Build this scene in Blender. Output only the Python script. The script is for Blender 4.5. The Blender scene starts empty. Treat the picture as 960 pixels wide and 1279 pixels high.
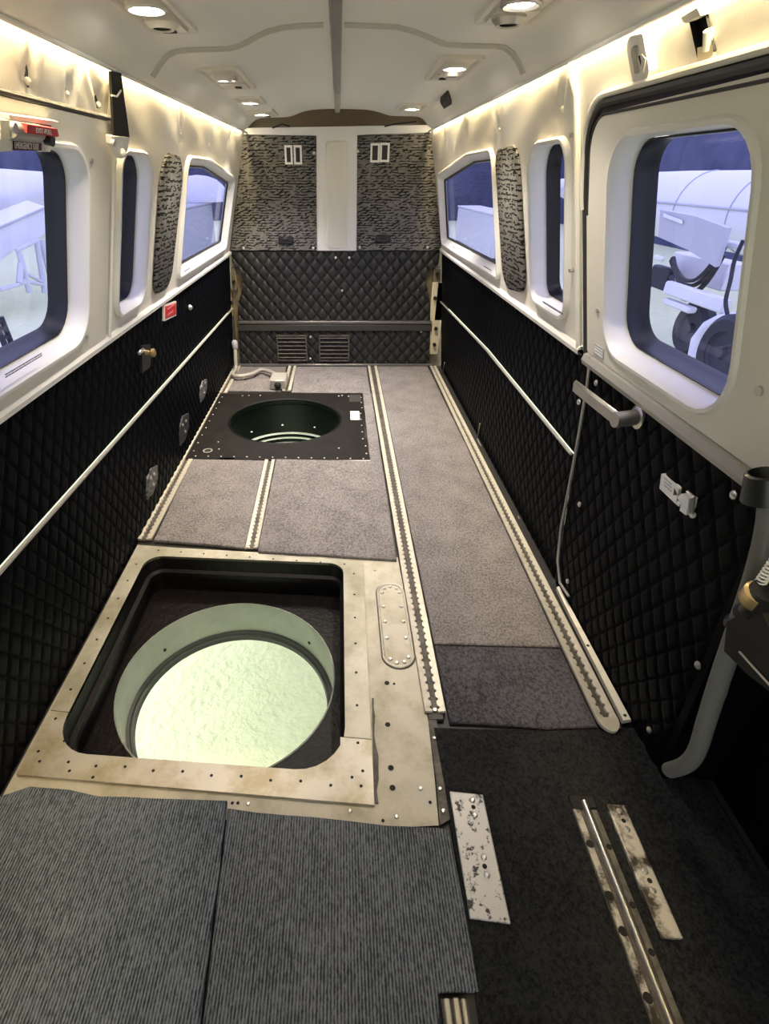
import bpy, bmesh, math, random
from mathutils import Vector, Matrix
from mathutils.geometry import delaunay_2d_cdt
random.seed(7)
PI = math.pi
scene = bpy.context.scene
COL = scene.collection

# ------------------------------------------------------------------ camera
FOC, CX, CY, EYE = 640.0, 423.0, 639.5, 1.15          # focal length (px), optical centre (px), eye height (m)
PITCH = math.atan((CY - 220.0) / FOC)                 # the cabin axis vanishes at y = 220
cam_data = bpy.data.cameras.new('camera')
cam_data.sensor_fit = 'VERTICAL'
cam_data.sensor_height = 36.0
cam_data.lens = 36.0 * FOC / 1279.0
cam_data.shift_x = (480.0 - CX) / 1279.0
cam_data.clip_start = 0.02
cam_data.clip_end = 200
cam = bpy.data.objects.new('camera', cam_data)
COL.objects.link(cam)
cam.location = (0, 0, EYE)
cam.rotation_euler = (PI / 2 - PITCH, 0, 0)
scene.camera = cam

# ------------------------------------------------------------------ world, exposure, large lights
scene.view_settings.view_transform = 'Standard'
scene.view_settings.look = 'None'
scene.view_settings.exposure = 1.65
scene.view_settings.gamma = 1.0
scene.view_settings.use_curve_mapping = False
world = bpy.data.worlds.new('hangar_daylight')
scene.world = world
world.use_nodes = True
bg = world.node_tree.nodes['Background']
bg.inputs[0].default_value = (0.88, 0.92, 1.0, 1)
bg.inputs[1].default_value = 0.9


def area_light(name, loc, direction, sx, sy, power, color):
    l = bpy.data.lights.new(name, 'AREA')
    l.shape = 'RECTANGLE'
    l.size, l.size_y = sx, sy
    l.energy, l.color = power, color
    o = bpy.data.objects.new(name, l)
    COL.objects.link(o)
    o.location = loc
    z = -Vector(direction).normalized(); y = Vector((0, 1, 0)); x = y.cross(z).normalized(); y = z.cross(x)
    o.rotation_euler = Matrix((x, y, z)).transposed().to_euler()
    return o


def spot_light(name, loc, direction, power, color, size=1.9, radius=0.03, blend=0.9):
    l = bpy.data.lights.new(name, 'SPOT')
    l.energy, l.color = power, color
    l.spot_size, l.spot_blend, l.shadow_soft_size = size, blend, radius
    o = bpy.data.objects.new(name, l)
    COL.objects.link(o)
    o.location = loc
    o.rotation_euler = Vector(direction).to_track_quat('-Z', 'Y').to_euler()
    return o


WARM = (1.0, 0.79, 0.46)
# cove lights: LED strips tucked in the slot between headliner edge and wall
area_light('cove_light', (-0.541, 1.45, 1.388), (-0.15, 0, -1), 0.010, 4.3, 10.5, WARM)
area_light('cove_light', (0.527, 1.45, 1.394), (0.15, 0, -1), 0.010, 4.3, 10.5, WARM)
# added fill spot, unseen under the belly, brightens the ground below the hatch
spot_light('added_ground_fill', (-0.35, 2.6, -0.42), (0, -1.6, -0.55), 420, (1.0, 1.0, 0.74), 2.4, 0.15)

SPOT_W = [9, 20, 22, 22, 9, 20, 24]                         # reading lamps in the ceiling panels (W)

# ------------------------------------------------------------------ maths helpers
def ray(px, py):
    a, b = (px - CX) / FOC, -(py - CY) / FOC
    return Vector((a, math.cos(PITCH) + b * math.sin(PITCH), -math.sin(PITCH) + b * math.cos(PITCH)))


ORG = Vector((0, 0, EYE))
def onz(px, py, z=0.0):
    d = ray(px, py); return ORG + d * ((z - EYE) / d.z)
def ony(px, py, y):
    d = ray(px, py); return ORG + d * (y / d.y)
def onx(px, py, x):
    d = ray(px, py); return ORG + d * (x / d.x)


class Wall:
    """slanted plane running along the cabin: coordinates (y, s) and depth d (outwards +)"""
    def __init__(self, a, b):
        self.a = Vector((a[0], 0, a[1])); self.b = Vector((b[0], 0, b[1]))
        self.s = (self.b - self.a).normalized(); self.h = (self.b - self.a).length
        n = Vector((self.s.z, 0, -self.s.x))
        self.n = n if n.x * a[0] > 0 else -n
    def at(self, y, s, d=0.0):
        return self.a + self.s * s + self.n * d + Vector((0, y, 0))
    def hit(self, px, py, d=0.0):
        r = ray(px, py); a = self.a + self.n * d
        p = ORG + r * ((a - ORG).dot(self.n) / r.dot(self.n))
        return (p.y, (p - a).dot(self.s))
    def pt(self, px, py, d=0.0):
        return self.at(*self.hit(px, py, d), d)


UL = Wall((-.705, .735), (-.546, 1.365))
UR = Wall((.660, .755), (.531, 1.372))
LL = Wall((-.760, 0), (-.705, .735))
LR = Wall((.742, 0), (.660, .755))
YB = 3.686                                            # aft bulkhead
YF = -0.95                                            # front end of the cabin


def offset_poly(pts, i):
    """inset a polygon (list of 2D) by i"""
    n = len(pts); area = sum(pts[k][0] * pts[(k + 1) % n][1] - pts[(k + 1) % n][0] * pts[k][1] for k in range(n))
    sg = 1 if area > 0 else -1
    L = []
    for k in range(n):
        p, q = Vector(pts[k]), Vector(pts[(k + 1) % n])
        t = (q - p).normalized(); nn = Vector((-t.y, t.x)) * sg
        L.append((p + nn * i, t))
    out = []
    for k in range(n):
        p, t = L[k - 1]; q, u = L[k]
        den = t.x * u.y - t.y * u.x
        if abs(den) < 1e-6:
            out.append(tuple(q)); continue
        w = q - p
        out.append(tuple(p + t * ((w.x * u.y - w.y * u.x) / den)))
    return out


def round_poly(pts, r, n=7):
    m = len(pts); rr = r if isinstance(r, (list, tuple)) else [r] * m
    out = []
    for k in range(m):
        p, a, b = Vector(pts[k]), Vector(pts[k - 1]), Vector(pts[(k + 1) % m])
        u, v = (a - p).normalized(), (b - p).normalized()
        ang = math.acos(max(-1, min(1, u.dot(v))))
        t = max(rr[k], .0005) / math.tan(ang / 2)
        t = min(t, .49 * (a - p).length, .49 * (b - p).length)
        r_ = t * math.tan(ang / 2)
        c = p + (u + v).normalized() * (r_ / math.sin(ang / 2))
        s, e = p + u * t - c, p + v * t - c
        tot = s.angle_signed(e) if s.length and e.length else 0
        for j in range(n):
            f = j / (n - 1); th = -tot * f
            out.append((c.x + s.x * math.cos(th) - s.y * math.sin(th), c.y + s.x * math.sin(th) + s.y * math.cos(th)))
    return out


def rect(a0, a1, b0, b1):
    return [(a0, b0), (a1, b0), (a1, b1), (a0, b1)]


def inside(p, poly):
    x, y = p; c = False; n = len(poly); j = n - 1
    for i in range(n):
        xi, yi = poly[i]; xj, yj = poly[j]
        if (yi > y) != (yj > y) and x < (xj - xi) * (y - yi) / (yj - yi) + xi:
            c = not c
        j = i
    return c


def circle(cx, cy, r, n=48):
    return [(cx + r * math.cos(2 * PI * k / n), cy + r * math.sin(2 * PI * k / n)) for k in range(n)]


# ------------------------------------------------------------------ materials
def mat(name, col, rough=.6, metal=0.0, spec=None, alt=None, scale=8.0, lo=.4, hi=.65, bump=None, emit=None, detail=6,
        stretch=None, sheen=0.0):
    m = bpy.data.materials.new(name); m.use_nodes = True
    nt = m.node_tree; N = nt.nodes; B = N['Principled BSDF']; lk = nt.links.new
    B.inputs['Base Color'].default_value = (*col, 1)
    B.inputs['Roughness'].default_value = rough
    B.inputs['Metallic'].default_value = metal
    if spec is not None: B.inputs['Specular IOR Level'].default_value = spec
    if sheen: B.inputs['Sheen Weight'].default_value = sheen
    tc = N.new('ShaderNodeTexCoord'); mp = N.new('ShaderNodeMapping'); lk(tc.outputs['Object'], mp.inputs[0])
    if stretch: mp.inputs['Scale'].default_value = stretch
    if alt:
        nz = N.new('ShaderNodeTexNoise'); nz.inputs['Scale'].default_value = scale; nz.inputs['Detail'].default_value = detail
        nz.inputs['Roughness'].default_value = .65
        lk(mp.outputs[0], nz.inputs['Vector'])
        cr = N.new('ShaderNodeValToRGB'); cr.color_ramp.elements[0].position = lo; cr.color_ramp.elements[1].position = hi
        cr.color_ramp.elements[0].color = (*alt, 1); cr.color_ramp.elements[1].color = (*col, 1)
        lk(nz.outputs[0], cr.inputs[0]); lk(cr.outputs[0], B.inputs['Base Color'])
    if bump:
        bs, st, dist = bump
        nb = N.new('ShaderNodeTexNoise'); nb.inputs['Scale'].default_value = bs; nb.inputs['Detail'].default_value = 4
        lk(mp.outputs[0], nb.inputs['Vector'])
        bp = N.new('ShaderNodeBump'); bp.inputs['Strength'].default_value = st; bp.inputs['Distance'].default_value = dist
        lk(nb.outputs[0], bp.inputs['Height']); lk(bp.outputs[0], B.inputs['Normal'])
    if emit:
        B.inputs['Emission Color'].default_value = (*emit[0], 1); B.inputs['Emission Strength'].default_value = emit[1]
    return m


def carpet_mat(name, dark, light, rib=0.0, scale=150, blotch=0.25):
    m = bpy.data.materials.new(name); m.use_nodes = True
    nt = m.node_tree; N = nt.nodes; B = N['Principled BSDF']; lk = nt.links.new
    B.inputs['Roughness'].default_value = 1.0; B.inputs['Specular IOR Level'].default_value = .1
    tc = N.new('ShaderNodeTexCoord')
    n1 = N.new('ShaderNodeTexNoise'); n1.inputs['Scale'].default_value = scale; n1.inputs['Detail'].default_value = 3; n1.inputs['Roughness'].default_value = .8
    n2 = N.new('ShaderNodeTexNoise'); n2.inputs['Scale'].default_value = 9; n2.inputs['Detail'].default_value = 5
    mp = N.new('ShaderNodeMapping'); mp.inputs['Scale'].default_value = (1, .35 if rib else .8, 1)
    lk(tc.outputs['Object'], mp.inputs[0]); lk(mp.outputs[0], n1.inputs['Vector']); lk(tc.outputs['Object'], n2.inputs['Vector'])
    ad = N.new('ShaderNodeMath'); ad.operation = 'MULTIPLY_ADD'; ad.inputs[1].default_value = blotch
    lk(n2.outputs[0], ad.inputs[0]); lk(n1.outputs[0], ad.inputs[2])
    cr = N.new('ShaderNodeValToRGB'); e = cr.color_ramp.elements
    e[0].position = .46 + blotch * .5 - .10; e[1].position = .46 + blotch * .5 + .15
    e[0].color = (*dark, 1); e[1].color = (*light, 1)
    hgt = n1
    if rib:
        wv = N.new('ShaderNodeTexWave'); wv.wave_type = 'BANDS'; wv.bands_direction = 'X'
        wv.inputs['Scale'].default_value = .314 / rib; wv.inputs['Distortion'].default_value = .25
        wv.inputs['Detail'].default_value = 1
        lk(tc.outputs['Object'], wv.inputs['Vector'])
        a2 = N.new('ShaderNodeMath'); a2.operation = 'MULTIPLY_ADD'; a2.inputs[1].default_value = .30
        lk(wv.outputs['Fac'], a2.inputs[0]); lk(ad.outputs[0], a2.inputs[2])
        e[0].position += .12; e[1].position += .19
        lk(a2.outputs[0], cr.inputs[0]); hgt = wv
    else:
        lk(ad.outputs[0], cr.inputs[0])
    lk(cr.outputs[0], B.inputs['Base Color'])
    bp = N.new('ShaderNodeBump'); bp.inputs['Strength'].default_value = .6; bp.inputs['Distance'].default_value = .003
    lk(hgt.outputs[0], bp.inputs['Height']); lk(bp.outputs[0], B.inputs['Normal'])
    return m


def cloth_mat(name):
    """grey upholstery cloth woven with short dark squiggles"""
    m = bpy.data.materials.new(name); m.use_nodes = True
    nt = m.node_tree; N = nt.nodes; B = N['Principled BSDF']; lk = nt.links.new
    B.inputs['Roughness'].default_value = .95; B.inputs['Specular IOR Level'].default_value = .1
    tc = N.new('ShaderNodeTexCoord')
    def chain(scale_xyz, rot, band, mask_scale, mask_at, thr):
        mp = N.new('ShaderNodeMapping'); mp.inputs['Scale'].default_value = scale_xyz; mp.inputs['Rotation'].default_value = rot
        lk(tc.outputs['Object'], mp.inputs[0])
        wv = N.new('ShaderNodeTexWave'); wv.bands_direction = 'Z'; wv.inputs['Scale'].default_value = band
        wv.inputs['Distortion'].default_value = 3.5; wv.inputs['Detail'].default_value = 1.0; wv.inputs['Detail Scale'].default_value = 1.3
        lk(mp.outputs[0], wv.inputs['Vector'])
        nz = N.new('ShaderNodeTexNoise'); nz.inputs['Scale'].default_value = mask_scale; nz.inputs['Detail'].default_value = 0
        lk(mp.outputs[0], nz.inputs['Vector'])
        gt = N.new('ShaderNodeMath'); gt.operation = 'GREATER_THAN'; gt.inputs[1].default_value = mask_at; lk(nz.outputs[0], gt.inputs[0])
        lt = N.new('ShaderNodeMath'); lt.operation = 'LESS_THAN'; lt.inputs[1].default_value = thr; lk(wv.outputs['Fac'], lt.inputs[0])
        mu = N.new('ShaderNodeMath'); mu.operation = 'MULTIPLY'; lk(gt.outputs[0], mu.inputs[0]); lk(lt.outputs[0], mu.inputs[1])
        return mu
    a = chain((30, 30, 54), (0, 0, 0), .42, 1.0, .45, .27)
    b = chain((30, 30, 54), (.0, .75, .0), .36, 1.5, .54, .28)
    mx = N.new('ShaderNodeMath'); mx.operation = 'MAXIMUM'; lk(a.outputs[0], mx.inputs[0]); lk(b.outputs[0], mx.inputs[1])
    n3 = N.new('ShaderNodeTexNoise'); n3.inputs['Scale'].default_value = 60; n3.inputs['Detail'].default_value = 2; lk(tc.outputs['Object'], n3.inputs['Vector'])
    cr = N.new('ShaderNodeValToRGB'); e = cr.color_ramp.elements
    e[0].position = .3; e[0].color = (.125, .12, .11, 1); e[1].position = .7; e[1].color = (.20, .19, .175, 1)
    lk(n3.outputs[0], cr.inputs[0])
    mc = N.new('ShaderNodeMix'); mc.data_type = 'RGBA'; mc.inputs[7].default_value = (.013, .012, .011, 1)
    lk(mx.outputs[0], mc.inputs[0]); lk(cr.outputs[0], mc.inputs[6]); lk(mc.outputs[2], B.inputs['Base Color'])
    return m


def glass_mat(name, tint):
    m = bpy.data.materials.new(name); m.use_nodes = True
    nt = m.node_tree; N = nt.nodes; lk = nt.links.new
    N.remove(N['Principled BSDF'])
    out = N['Material Output']
    tr = N.new('ShaderNodeBsdfTransparent'); tr.inputs[0].default_value = (*tint, 1)
    gl = N.new('ShaderNodeBsdfGlossy'); gl.inputs['Roughness'].default_value = .03
    lw = N.new('ShaderNodeLayerWeight')
    pw = N.new('ShaderNodeMath'); pw.operation = 'POWER'; pw.inputs[1].default_value = 5
    fr = N.new('ShaderNodeMath'); fr.operation = 'MULTIPLY_ADD'; fr.inputs[1].default_value = .4; fr.inputs[2].default_value = .025
    lk(lw.outputs['Facing'], pw.inputs[0]); lk(pw.outputs[0], fr.inputs[0])
    mx = N.new('ShaderNodeMixShader')
    lk(fr.outputs[0], mx.inputs[0]); lk(tr.outputs[0], mx.inputs[1]); lk(gl.outputs[0], mx.inputs[2])
    lk(mx.outputs[0], out.inputs[0])
    return m


M = dict(
    vinyl=mat('cream_vinyl', (.76, .73, .65), .55, bump=(260, .25, .002), spec=.3),
    bezel=mat('white_plastic', (.80, .78, .74), .42),
    headliner=mat('headliner', (.80, .79, .745), .5, bump=(400, .1, .001)),
    moulding=mat('grey_moulding', (.54, .525, .47), .45),
    gasket=mat('black_rubber', (.012, .012, .016), .38),
    quilt=mat('black_quilted_vinyl', (.0026, .0033, .0046), .5, spec=.05, bump=(500, .15, .001)),
    quilt_grey=mat('charcoal_quilted_vinyl', (.020, .020, .019), .42, spec=.35, bump=(500, .15, .001)),
    rail=mat('satin_trim', (.40, .38, .34), .45, .2),
    dark_trim=mat('dark_trim', (.035, .033, .03), .5),
    alu=mat('worn_aluminium', (.54, .51, .42), .48, .35, alt=(.30, .28, .19), scale=7, lo=.32, hi=.62, bump=(120, .1, .001)),
    alu3=mat('front_aluminium', (.57, .53, .45), .42, .4, alt=(.40, .34, .22), scale=9, lo=.38, hi=.56, bump=(120, .1, .001)),
    ledge=mat('ledge_black', (.006, .0045, .004), .4, spec=.2, alt=(.022, .014, .011), scale=45, lo=.3, hi=.45, bump=(80, .5, .004)),
    well_dark=mat('dark_tube', (.0030, .005, .0035), .5, spec=.15),
    alu2=mat('primed_floor_metal', (.55, .51, .41), .55, .15, alt=(.36, .32, .22), scale=10, lo=.3, hi=.55),
    track=mat('cream_track_metal', (.66, .61, .50), .4, .3, alt=(.52, .47, .38), scale=22, lo=.3, hi=.5),
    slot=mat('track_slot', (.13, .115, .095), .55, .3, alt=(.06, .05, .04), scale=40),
    steel=mat('brushed_steel', (.62, .60, .56), .32, .9),
    white_plate=mat('scuffed_plate', (.72, .69, .65), .5, .2, alt=(.06, .05, .045), scale=55, lo=.40, hi=.46),
    brown_plate=mat('rusty_plate', (.60, .56, .50), .5, .2, alt=(.05, .04, .03), scale=20, lo=.42, hi=.54),
    black=mat('black_paint', (.012, .011, .011), .45),
    plate_black=mat('matt_black_plate', (.006, .005, .0045), .55, spec=.2, alt=(.012, .0095, .008), scale=14),
    well=mat('black_well', (.004, .0035, .0035), .45, spec=.15, alt=(.010, .008, .007), scale=30, bump=(90, .4, .003)),  # near-black with faint mottling
    collar=mat('pale_green_collar', (.40, .42, .37), .5, alt=(.33, .35, .30), scale=9),
    ring_green=mat('pale_ring', (.50, .56, .50), .45),
    dark_ring=mat('dark_green_ring', (.018, .022, .018), .45),
    screw=mat('screw_steel', (.70, .68, .62), .35, .8),
    hole=mat('dark_hole', (.006, .005, .004), .7),
    carpet=carpet_mat('taupe_carpet', (.102, .092, .090), (.26, .238, .232)),
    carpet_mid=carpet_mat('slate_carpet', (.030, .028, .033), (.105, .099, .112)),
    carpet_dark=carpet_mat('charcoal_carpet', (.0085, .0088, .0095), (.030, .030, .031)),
    ribbed=carpet_mat('ribbed_carpet', (.042, .050, .059), (.235, .265, .295), rib=.0058, scale=200),
    ribbed2=carpet_mat('grey_ribbed_carpet', (.046, .051, .056), (.235, .255, .27), rib=.0058, scale=200),
    cloth=cloth_mat('patterned_cloth'),
    psu=mat('service_panel_plastic', (.70, .66, .59), .4),
    lamp=mat('lamp_glow', (1, 1, 1), .3, emit=((1, .93, .82), 14)),
    red=mat('red_label', (.48, .025, .03), .45),
    maroon=mat('maroon_placard', (.10, .018, .016), .4),
    white=mat('white_print', (.82, .82, .80), .5),
    grey_print=mat('grey_print', (.28, .29, .31), .6),
    strap=mat('dark_webbing', (.012, .008, .006), .8),
    fabric_void=mat('bare_structure', (.10, .095, .055), .6, alt=(.20, .15, .09), scale=14),
    void=mat('brown_void', (.34, .26, .18), .8),
    hose=mat('grey_hose', (.17, .166, .15), .6, bump=(60, .2, .002)),
    blackplastic=mat('black_plastic', (.014, .014, .015), .35),
    brass=mat('brass', (.62, .47, .24), .35, .8),
    ivory=mat('ivory_plastic', (.66, .58, .40), .5),
    glass=glass_mat('blue_tinted_acrylic', (.66, .66, .88)),
    ground=mat('painted_hangar_floor', (.82, .86, .52), .6, alt=(.74, .80, .46), scale=5, bump=(24, .55, .05)),
    aircraft=mat('aircraft_white', (.78, .78, .80), .35),
    outgrey=mat('grey_equipment', (.45, .46, .50), .5),
    outdark=mat('dark_rubber', (.02, .02, .03), .6),
    hangarwall=mat('hangar_wall', (.10, .11, .19), .8, alt=(.05, .06, .12), scale=.6),
    stand=mat('stand_paint', (.62, .63, .66), .5),
)

# ------------------------------------------------------------------ object helpers
BASE = {}


def link(o, parent=None):
    COL.objects.link(o)
    if parent is not None:
        o.parent = parent
    return o


def tagit(o, label=None, cat=None, group=None, kind=None):
    if label: o['label'] = label
    if cat: o['category'] = cat
    if group: o['group'] = group
    if kind: o['kind'] = kind
    return o


def thing(name, label, cat, loc, group=None):
    o = bpy.data.objects.new(name, None)
    o.empty_display_size = .05
    link(o); o.location = loc; BASE[o.name] = Vector(loc)
    return tagit(o, label, cat, group)


class MB:
    """mesh builder in world coordinates"""
    def __init__(self): self.v = []; self.f = []; self.mi = []
    def add(self, vs, fs, mi=0):
        n = len(self.v); self.v += [tuple(p) for p in vs]
        self.f += [tuple(i + n for i in f) for f in fs]; self.mi += [mi] * len(fs)
        return self
    def box(self, c, size, axes=None, mi=0, bev=0):
        c = Vector(c); hx, hy, hz = [s / 2 for s in size]
        X, Y, Z = axes or (Vector((1, 0, 0)), Vector((0, 1, 0)), Vector((0, 0, 1)))
        if bev:
            b = min(bev, hx * .9, hy * .9, hz * .9); vs = []; idx = {}
            for sx in (-1, 1):
                for sy in (-1, 1):
                    for sz in (-1, 1):
                        for k, (ax, ay, az) in enumerate(((hx, hy - b, hz - b), (hx - b, hy, hz - b), (hx - b, hy - b, hz))):
                            idx[sx, sy, sz, k] = len(vs); vs.append(c + X * ax * sx + Y * ay * sy + Z * az * sz)
            bm = bmesh.new(); bv = [bm.verts.new(p) for p in vs]
            r = bmesh.ops.convex_hull(bm, input=bv)
            bm.verts.index_update(); out = [v.co.copy() for v in bm.verts]
            fs = [[v.index for v in f.verts] for f in bm.faces]; bm.free()
            return self.add(out, fs, mi)
        vs = [c + X * hx * a + Y * hy * b + Z * hz * d for a in (-1, 1) for b in (-1, 1) for d in (-1, 1)]
        return self.add(vs, [(0, 1, 3, 2), (4, 6, 7, 5), (0, 4, 5, 1), (2, 3, 7, 6), (0, 2, 6, 4), (1, 5, 7, 3)], mi)
    def prism(self, poly, mapf, d0, d1, mi=0, cap0=True):
        """poly 2D, mapf(u,v,d)->world, between depths d0 and d1 (d1 is the seen face)"""
        n = len(poly)
        vs = [mapf(u, v, d0) for u, v in poly] + [mapf(u, v, d1) for u, v in poly]
        fs = [tuple(range(n, 2 * n))] + ([tuple(reversed(range(n)))] if cap0 else [])
        fs += [(k, (k + 1) % n, (k + 1) % n + n, k + n) for k in range(n)]
        return self.add(vs, fs, mi)
    def loft(self, rings, closed=True, cap0=False, cap1=False, mi=0):
        n = len(rings[0]); vs = [p for r in rings for p in r]; fs = []
        for i in range(len(rings) - 1):
            for k in range(n if closed else n - 1):
                a, b = i * n + k, i * n + (k + 1) % n
                fs.append((a, b, b + n, a + n))
        if cap0: fs.append(tuple(reversed(range(n))))
        if cap1: fs.append(tuple((len(rings) - 1) * n + k for k in range(n)))
        return self.add(vs, fs, mi)
    def tube(self, pts, r, n=8, mi=0, close=False):
        pts = [Vector(p) for p in pts]; m = len(pts); rr = r if isinstance(r, (list, tuple)) else [r] * m
        rings = []; up = Vector((0, 0, 1)); prev = None
        for i, p in enumerate(pts):
            a = pts[i - 1] if (i or close) else p; b = pts[(i + 1) % m] if (i < m - 1 or close) else p
            t = (b - a).normalized()
            if prev is None:
                prev = t.orthogonal().normalized() if abs(t.dot(up)) > .95 else t.cross(up).normalized()
            u = (prev - t * prev.dot(t)).normalized(); prev = u; w = t.cross(u)
            rings.append([p + (u * math.cos(2 * PI * k / n) + w * math.sin(2 * PI * k / n)) * rr[i] for k in range(n)])
        if close: rings.append(rings[0])
        return self.loft(rings, True, not close, not close, mi)
    def cyl(self, c, axis, r, h, n=16, r2=None, mi=0, cap=True):
        c = Vector(c); t = Vector(axis).normalized(); u = t.orthogonal().normalized(); w = t.cross(u)
        r2 = r if r2 is None else r2
        A = [c + (u * math.cos(2 * PI * k / n) + w * math.sin(2 * PI * k / n)) * r for k in range(n)]
        B = [c + t * h + (u * math.cos(2 * PI * k / n) + w * math.sin(2 * PI * k / n)) * r2 for k in range(n)]
        return self.loft([A, B], True, cap, cap, mi)
    def lathe(self, c, axis, prof, n=32, mi=0, cap0=False, cap1=False):
        c = Vector(c); t = Vector(axis).normalized(); u = t.orthogonal().normalized(); w = t.cross(u)
        rings = [[c + t * h + (u * math.cos(2 * PI * k / n) + w * math.sin(2 * PI * k / n)) * r for k in range(n)] for r, h in prof]
        return self.loft(rings, True, cap0, cap1, mi)
    def sphere(self, c, r, n=10, mi=0, axes=(1, 1, 1)):
        c = Vector(c); rings = []
        for i in range(n + 1):
            th = PI * i / n; rr = max(math.sin(th), .002)
            rings.append([c + Vector((axes[0] * rr * math.cos(2 * PI * k / (2 * n)), axes[1] * rr * math.sin(2 * PI * k / (2 * n)), axes[2] * math.cos(th))) * r for k in range(2 * n)])
        return self.loft(rings, True, True, True, mi)
    def mesh(self, name, off=Vector((0, 0, 0)), mats=(), smooth=True, angle=40):
        me = bpy.data.meshes.new(name)
        me.from_pydata([tuple(Vector(p) - off) for p in self.v], [], self.f)
        for m in mats: me.materials.append(m)
        if len(mats) > 1: me.polygons.foreach_set('material_index', self.mi)
        bm = bmesh.new(); bm.from_mesh(me)
        bmesh.ops.recalc_face_normals(bm, faces=bm.faces)
        if smooth:
            for f in bm.faces: f.smooth = True
            lim = math.radians(angle)
            for e in bm.edges:
                if len(e.link_faces) == 2 and e.calc_face_angle(0) > lim: e.smooth = False
        bm.to_mesh(me); bm.free()
        return me
    def build(self, name, m, parent=None, smooth=True, angle=40, loc=None):
        mats = m if isinstance(m, (list, tuple)) else (m,)
        if parent is not None: off = BASE[parent.name]
        elif loc is not None: off = Vector(loc)
        else:
            xs = [p[0] for p in self.v]; ys = [p[1] for p in self.v]; zs = [p[2] for p in self.v]
            off = Vector(((min(xs) + max(xs)) / 2, (min(ys) + max(ys)) / 2, min(zs)))
        o = bpy.data.objects.new(name, self.mesh(name, off, mats, smooth, angle))
        link(o, parent)
        if parent is None: o.location = off
        BASE[o.name] = Vector(off)
        return o


def cdt(outer, holes, step, mapf, disp=None, smooth_step=None):
    """triangulated sheet with holes; mapf(u,v,d)->world"""
    pts = []; edges = []
    def ring(poly):
        n0 = len(pts); m = len(poly)
        P = []
        for k in range(m):
            a, b = poly[k], poly[(k + 1) % m]
            L = math.hypot(b[0] - a[0], b[1] - a[1]); q = max(1, int(round(L / step)))
            for j in range(q): P.append((a[0] + (b[0] - a[0]) * j / q, a[1] + (b[1] - a[1]) * j / q))
        for k, p in enumerate(P):
            pts.append(Vector(p)); edges.append((n0 + k, n0 + (k + 1) % len(P)))
        return P
    rings = [ring(outer)] + [ring(h) for h in holes]
    us = [p[0] for p in outer]; vs = [p[1] for p in outer]
    allp = [q for r in rings for q in r]
    cell = {}
    for q in allp: cell.setdefault((int(q[0] // step), int(q[1] // step)), []).append(q)
    u = min(us) + step / 2
    while u < max(us):
        v = min(vs) + step / 2
        while v < max(vs):
            if inside((u, v), outer) and not any(inside((u, v), h) for h in holes):
                ci, cj = int(u // step), int(v // step)
                if all(math.hypot(u - q[0], v - q[1]) > .45 * step for a in (-1, 0, 1) for b in (-1, 0, 1) for q in cell.get((ci + a, cj + b), ())):
                    pts.append(Vector((u, v)))
            v += step
        u += step
    V, _, F, _, _, _ = delaunay_2d_cdt(pts, edges, [], 0, 1e-6)
    mb = MB(); fs = []
    for f in F:
        c = (sum(V[i].x for i in f) / len(f), sum(V[i].y for i in f) / len(f))
        if inside(c, outer) and not any(inside(c, h) for h in holes): fs.append(tuple(f))
    mb.add([mapf(p.x, p.y, disp(p.x, p.y) if disp else 0.0) for p in V], fs)
    return mb


def shared(name, me, loc, parent, rot=None):
    o = bpy.data.objects.new(name, me); link(o, parent)
    o.location = Vector(loc) - (BASE[parent.name] if parent is not None else Vector())
    if rot is not None: o.rotation_euler = rot.to_euler()
    return o


def text(name, body, size, loc, xdir, ydir, m, parent, depth=.0004, width=None):
    cu = bpy.data.curves.new('text', 'FONT'); cu.body = body; cu.size = size; cu.align_x = 'CENTER'; cu.align_y = 'CENTER'
    cu.extrude = depth; cu.resolution_u = 2
    t = bpy.data.objects.new('text', cu); COL.objects.link(t)
    dg = bpy.context.evaluated_depsgraph_get()
    me = bpy.data.meshes.new_from_object(t.evaluated_get(dg)); bpy.data.objects.remove(t)
    X, Y = Vector(xdir).normalized(), Vector(ydir).normalized(); Z = X.cross(Y)
    if width:
        w = max(v.co.x for v in me.vertices) - min(v.co.x for v in me.vertices)
        for v in me.vertices: v.co.x *= width / w
    me.transform(Matrix((X, Y, Z)).transposed().to_4x4()); me.materials.clear(); me.materials.append(m)
    me.name = name
    return shared(name, me, loc, parent)


def flat(z0=0.0):
    return lambda u, v, d: Vector((u, v, z0 + d))


def P2(pts, z=0.0):
    return [tuple(onz(x, y, z)[:2]) for x, y in pts]


def W2(w, pts, d=0.0):
    return [w.hit(x, y, d) for x, y in pts]


def screw_mesh(name, r, h, m, axis=(0, 0, 1)):
    return MB().lathe((0, 0, 0), axis, [(r, 0), (r, h * .5), (r * .6, h)], 10, cap1=True).mesh(name, mats=(m,))


SCREW = screw_mesh('screw', .0045, .003, M['screw'])
SCREW_BIG = screw_mesh('screw', .0075, .005, M['screw'])
RIVET_HOLE = screw_mesh('rivet', .0036, .0008, M['hole'])
RIVET_BIG = screw_mesh('rivet', .0068, .0008, M['hole'])
RIVET_MID = screw_mesh('rivet', .0048, .0008, M['hole'])
SCREW_MID = screw_mesh('screw', .006, .004, M['screw'])
WRX = screw_mesh('screw', .008, .005, M['screw'], (-1, 0, 0))
WLX = screw_mesh('screw', .008, .005, M['screw'], (1, 0, 0))
BSCREW = screw_mesh('screw', .008, .005, M['screw'], (0, -1, 0))
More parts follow.
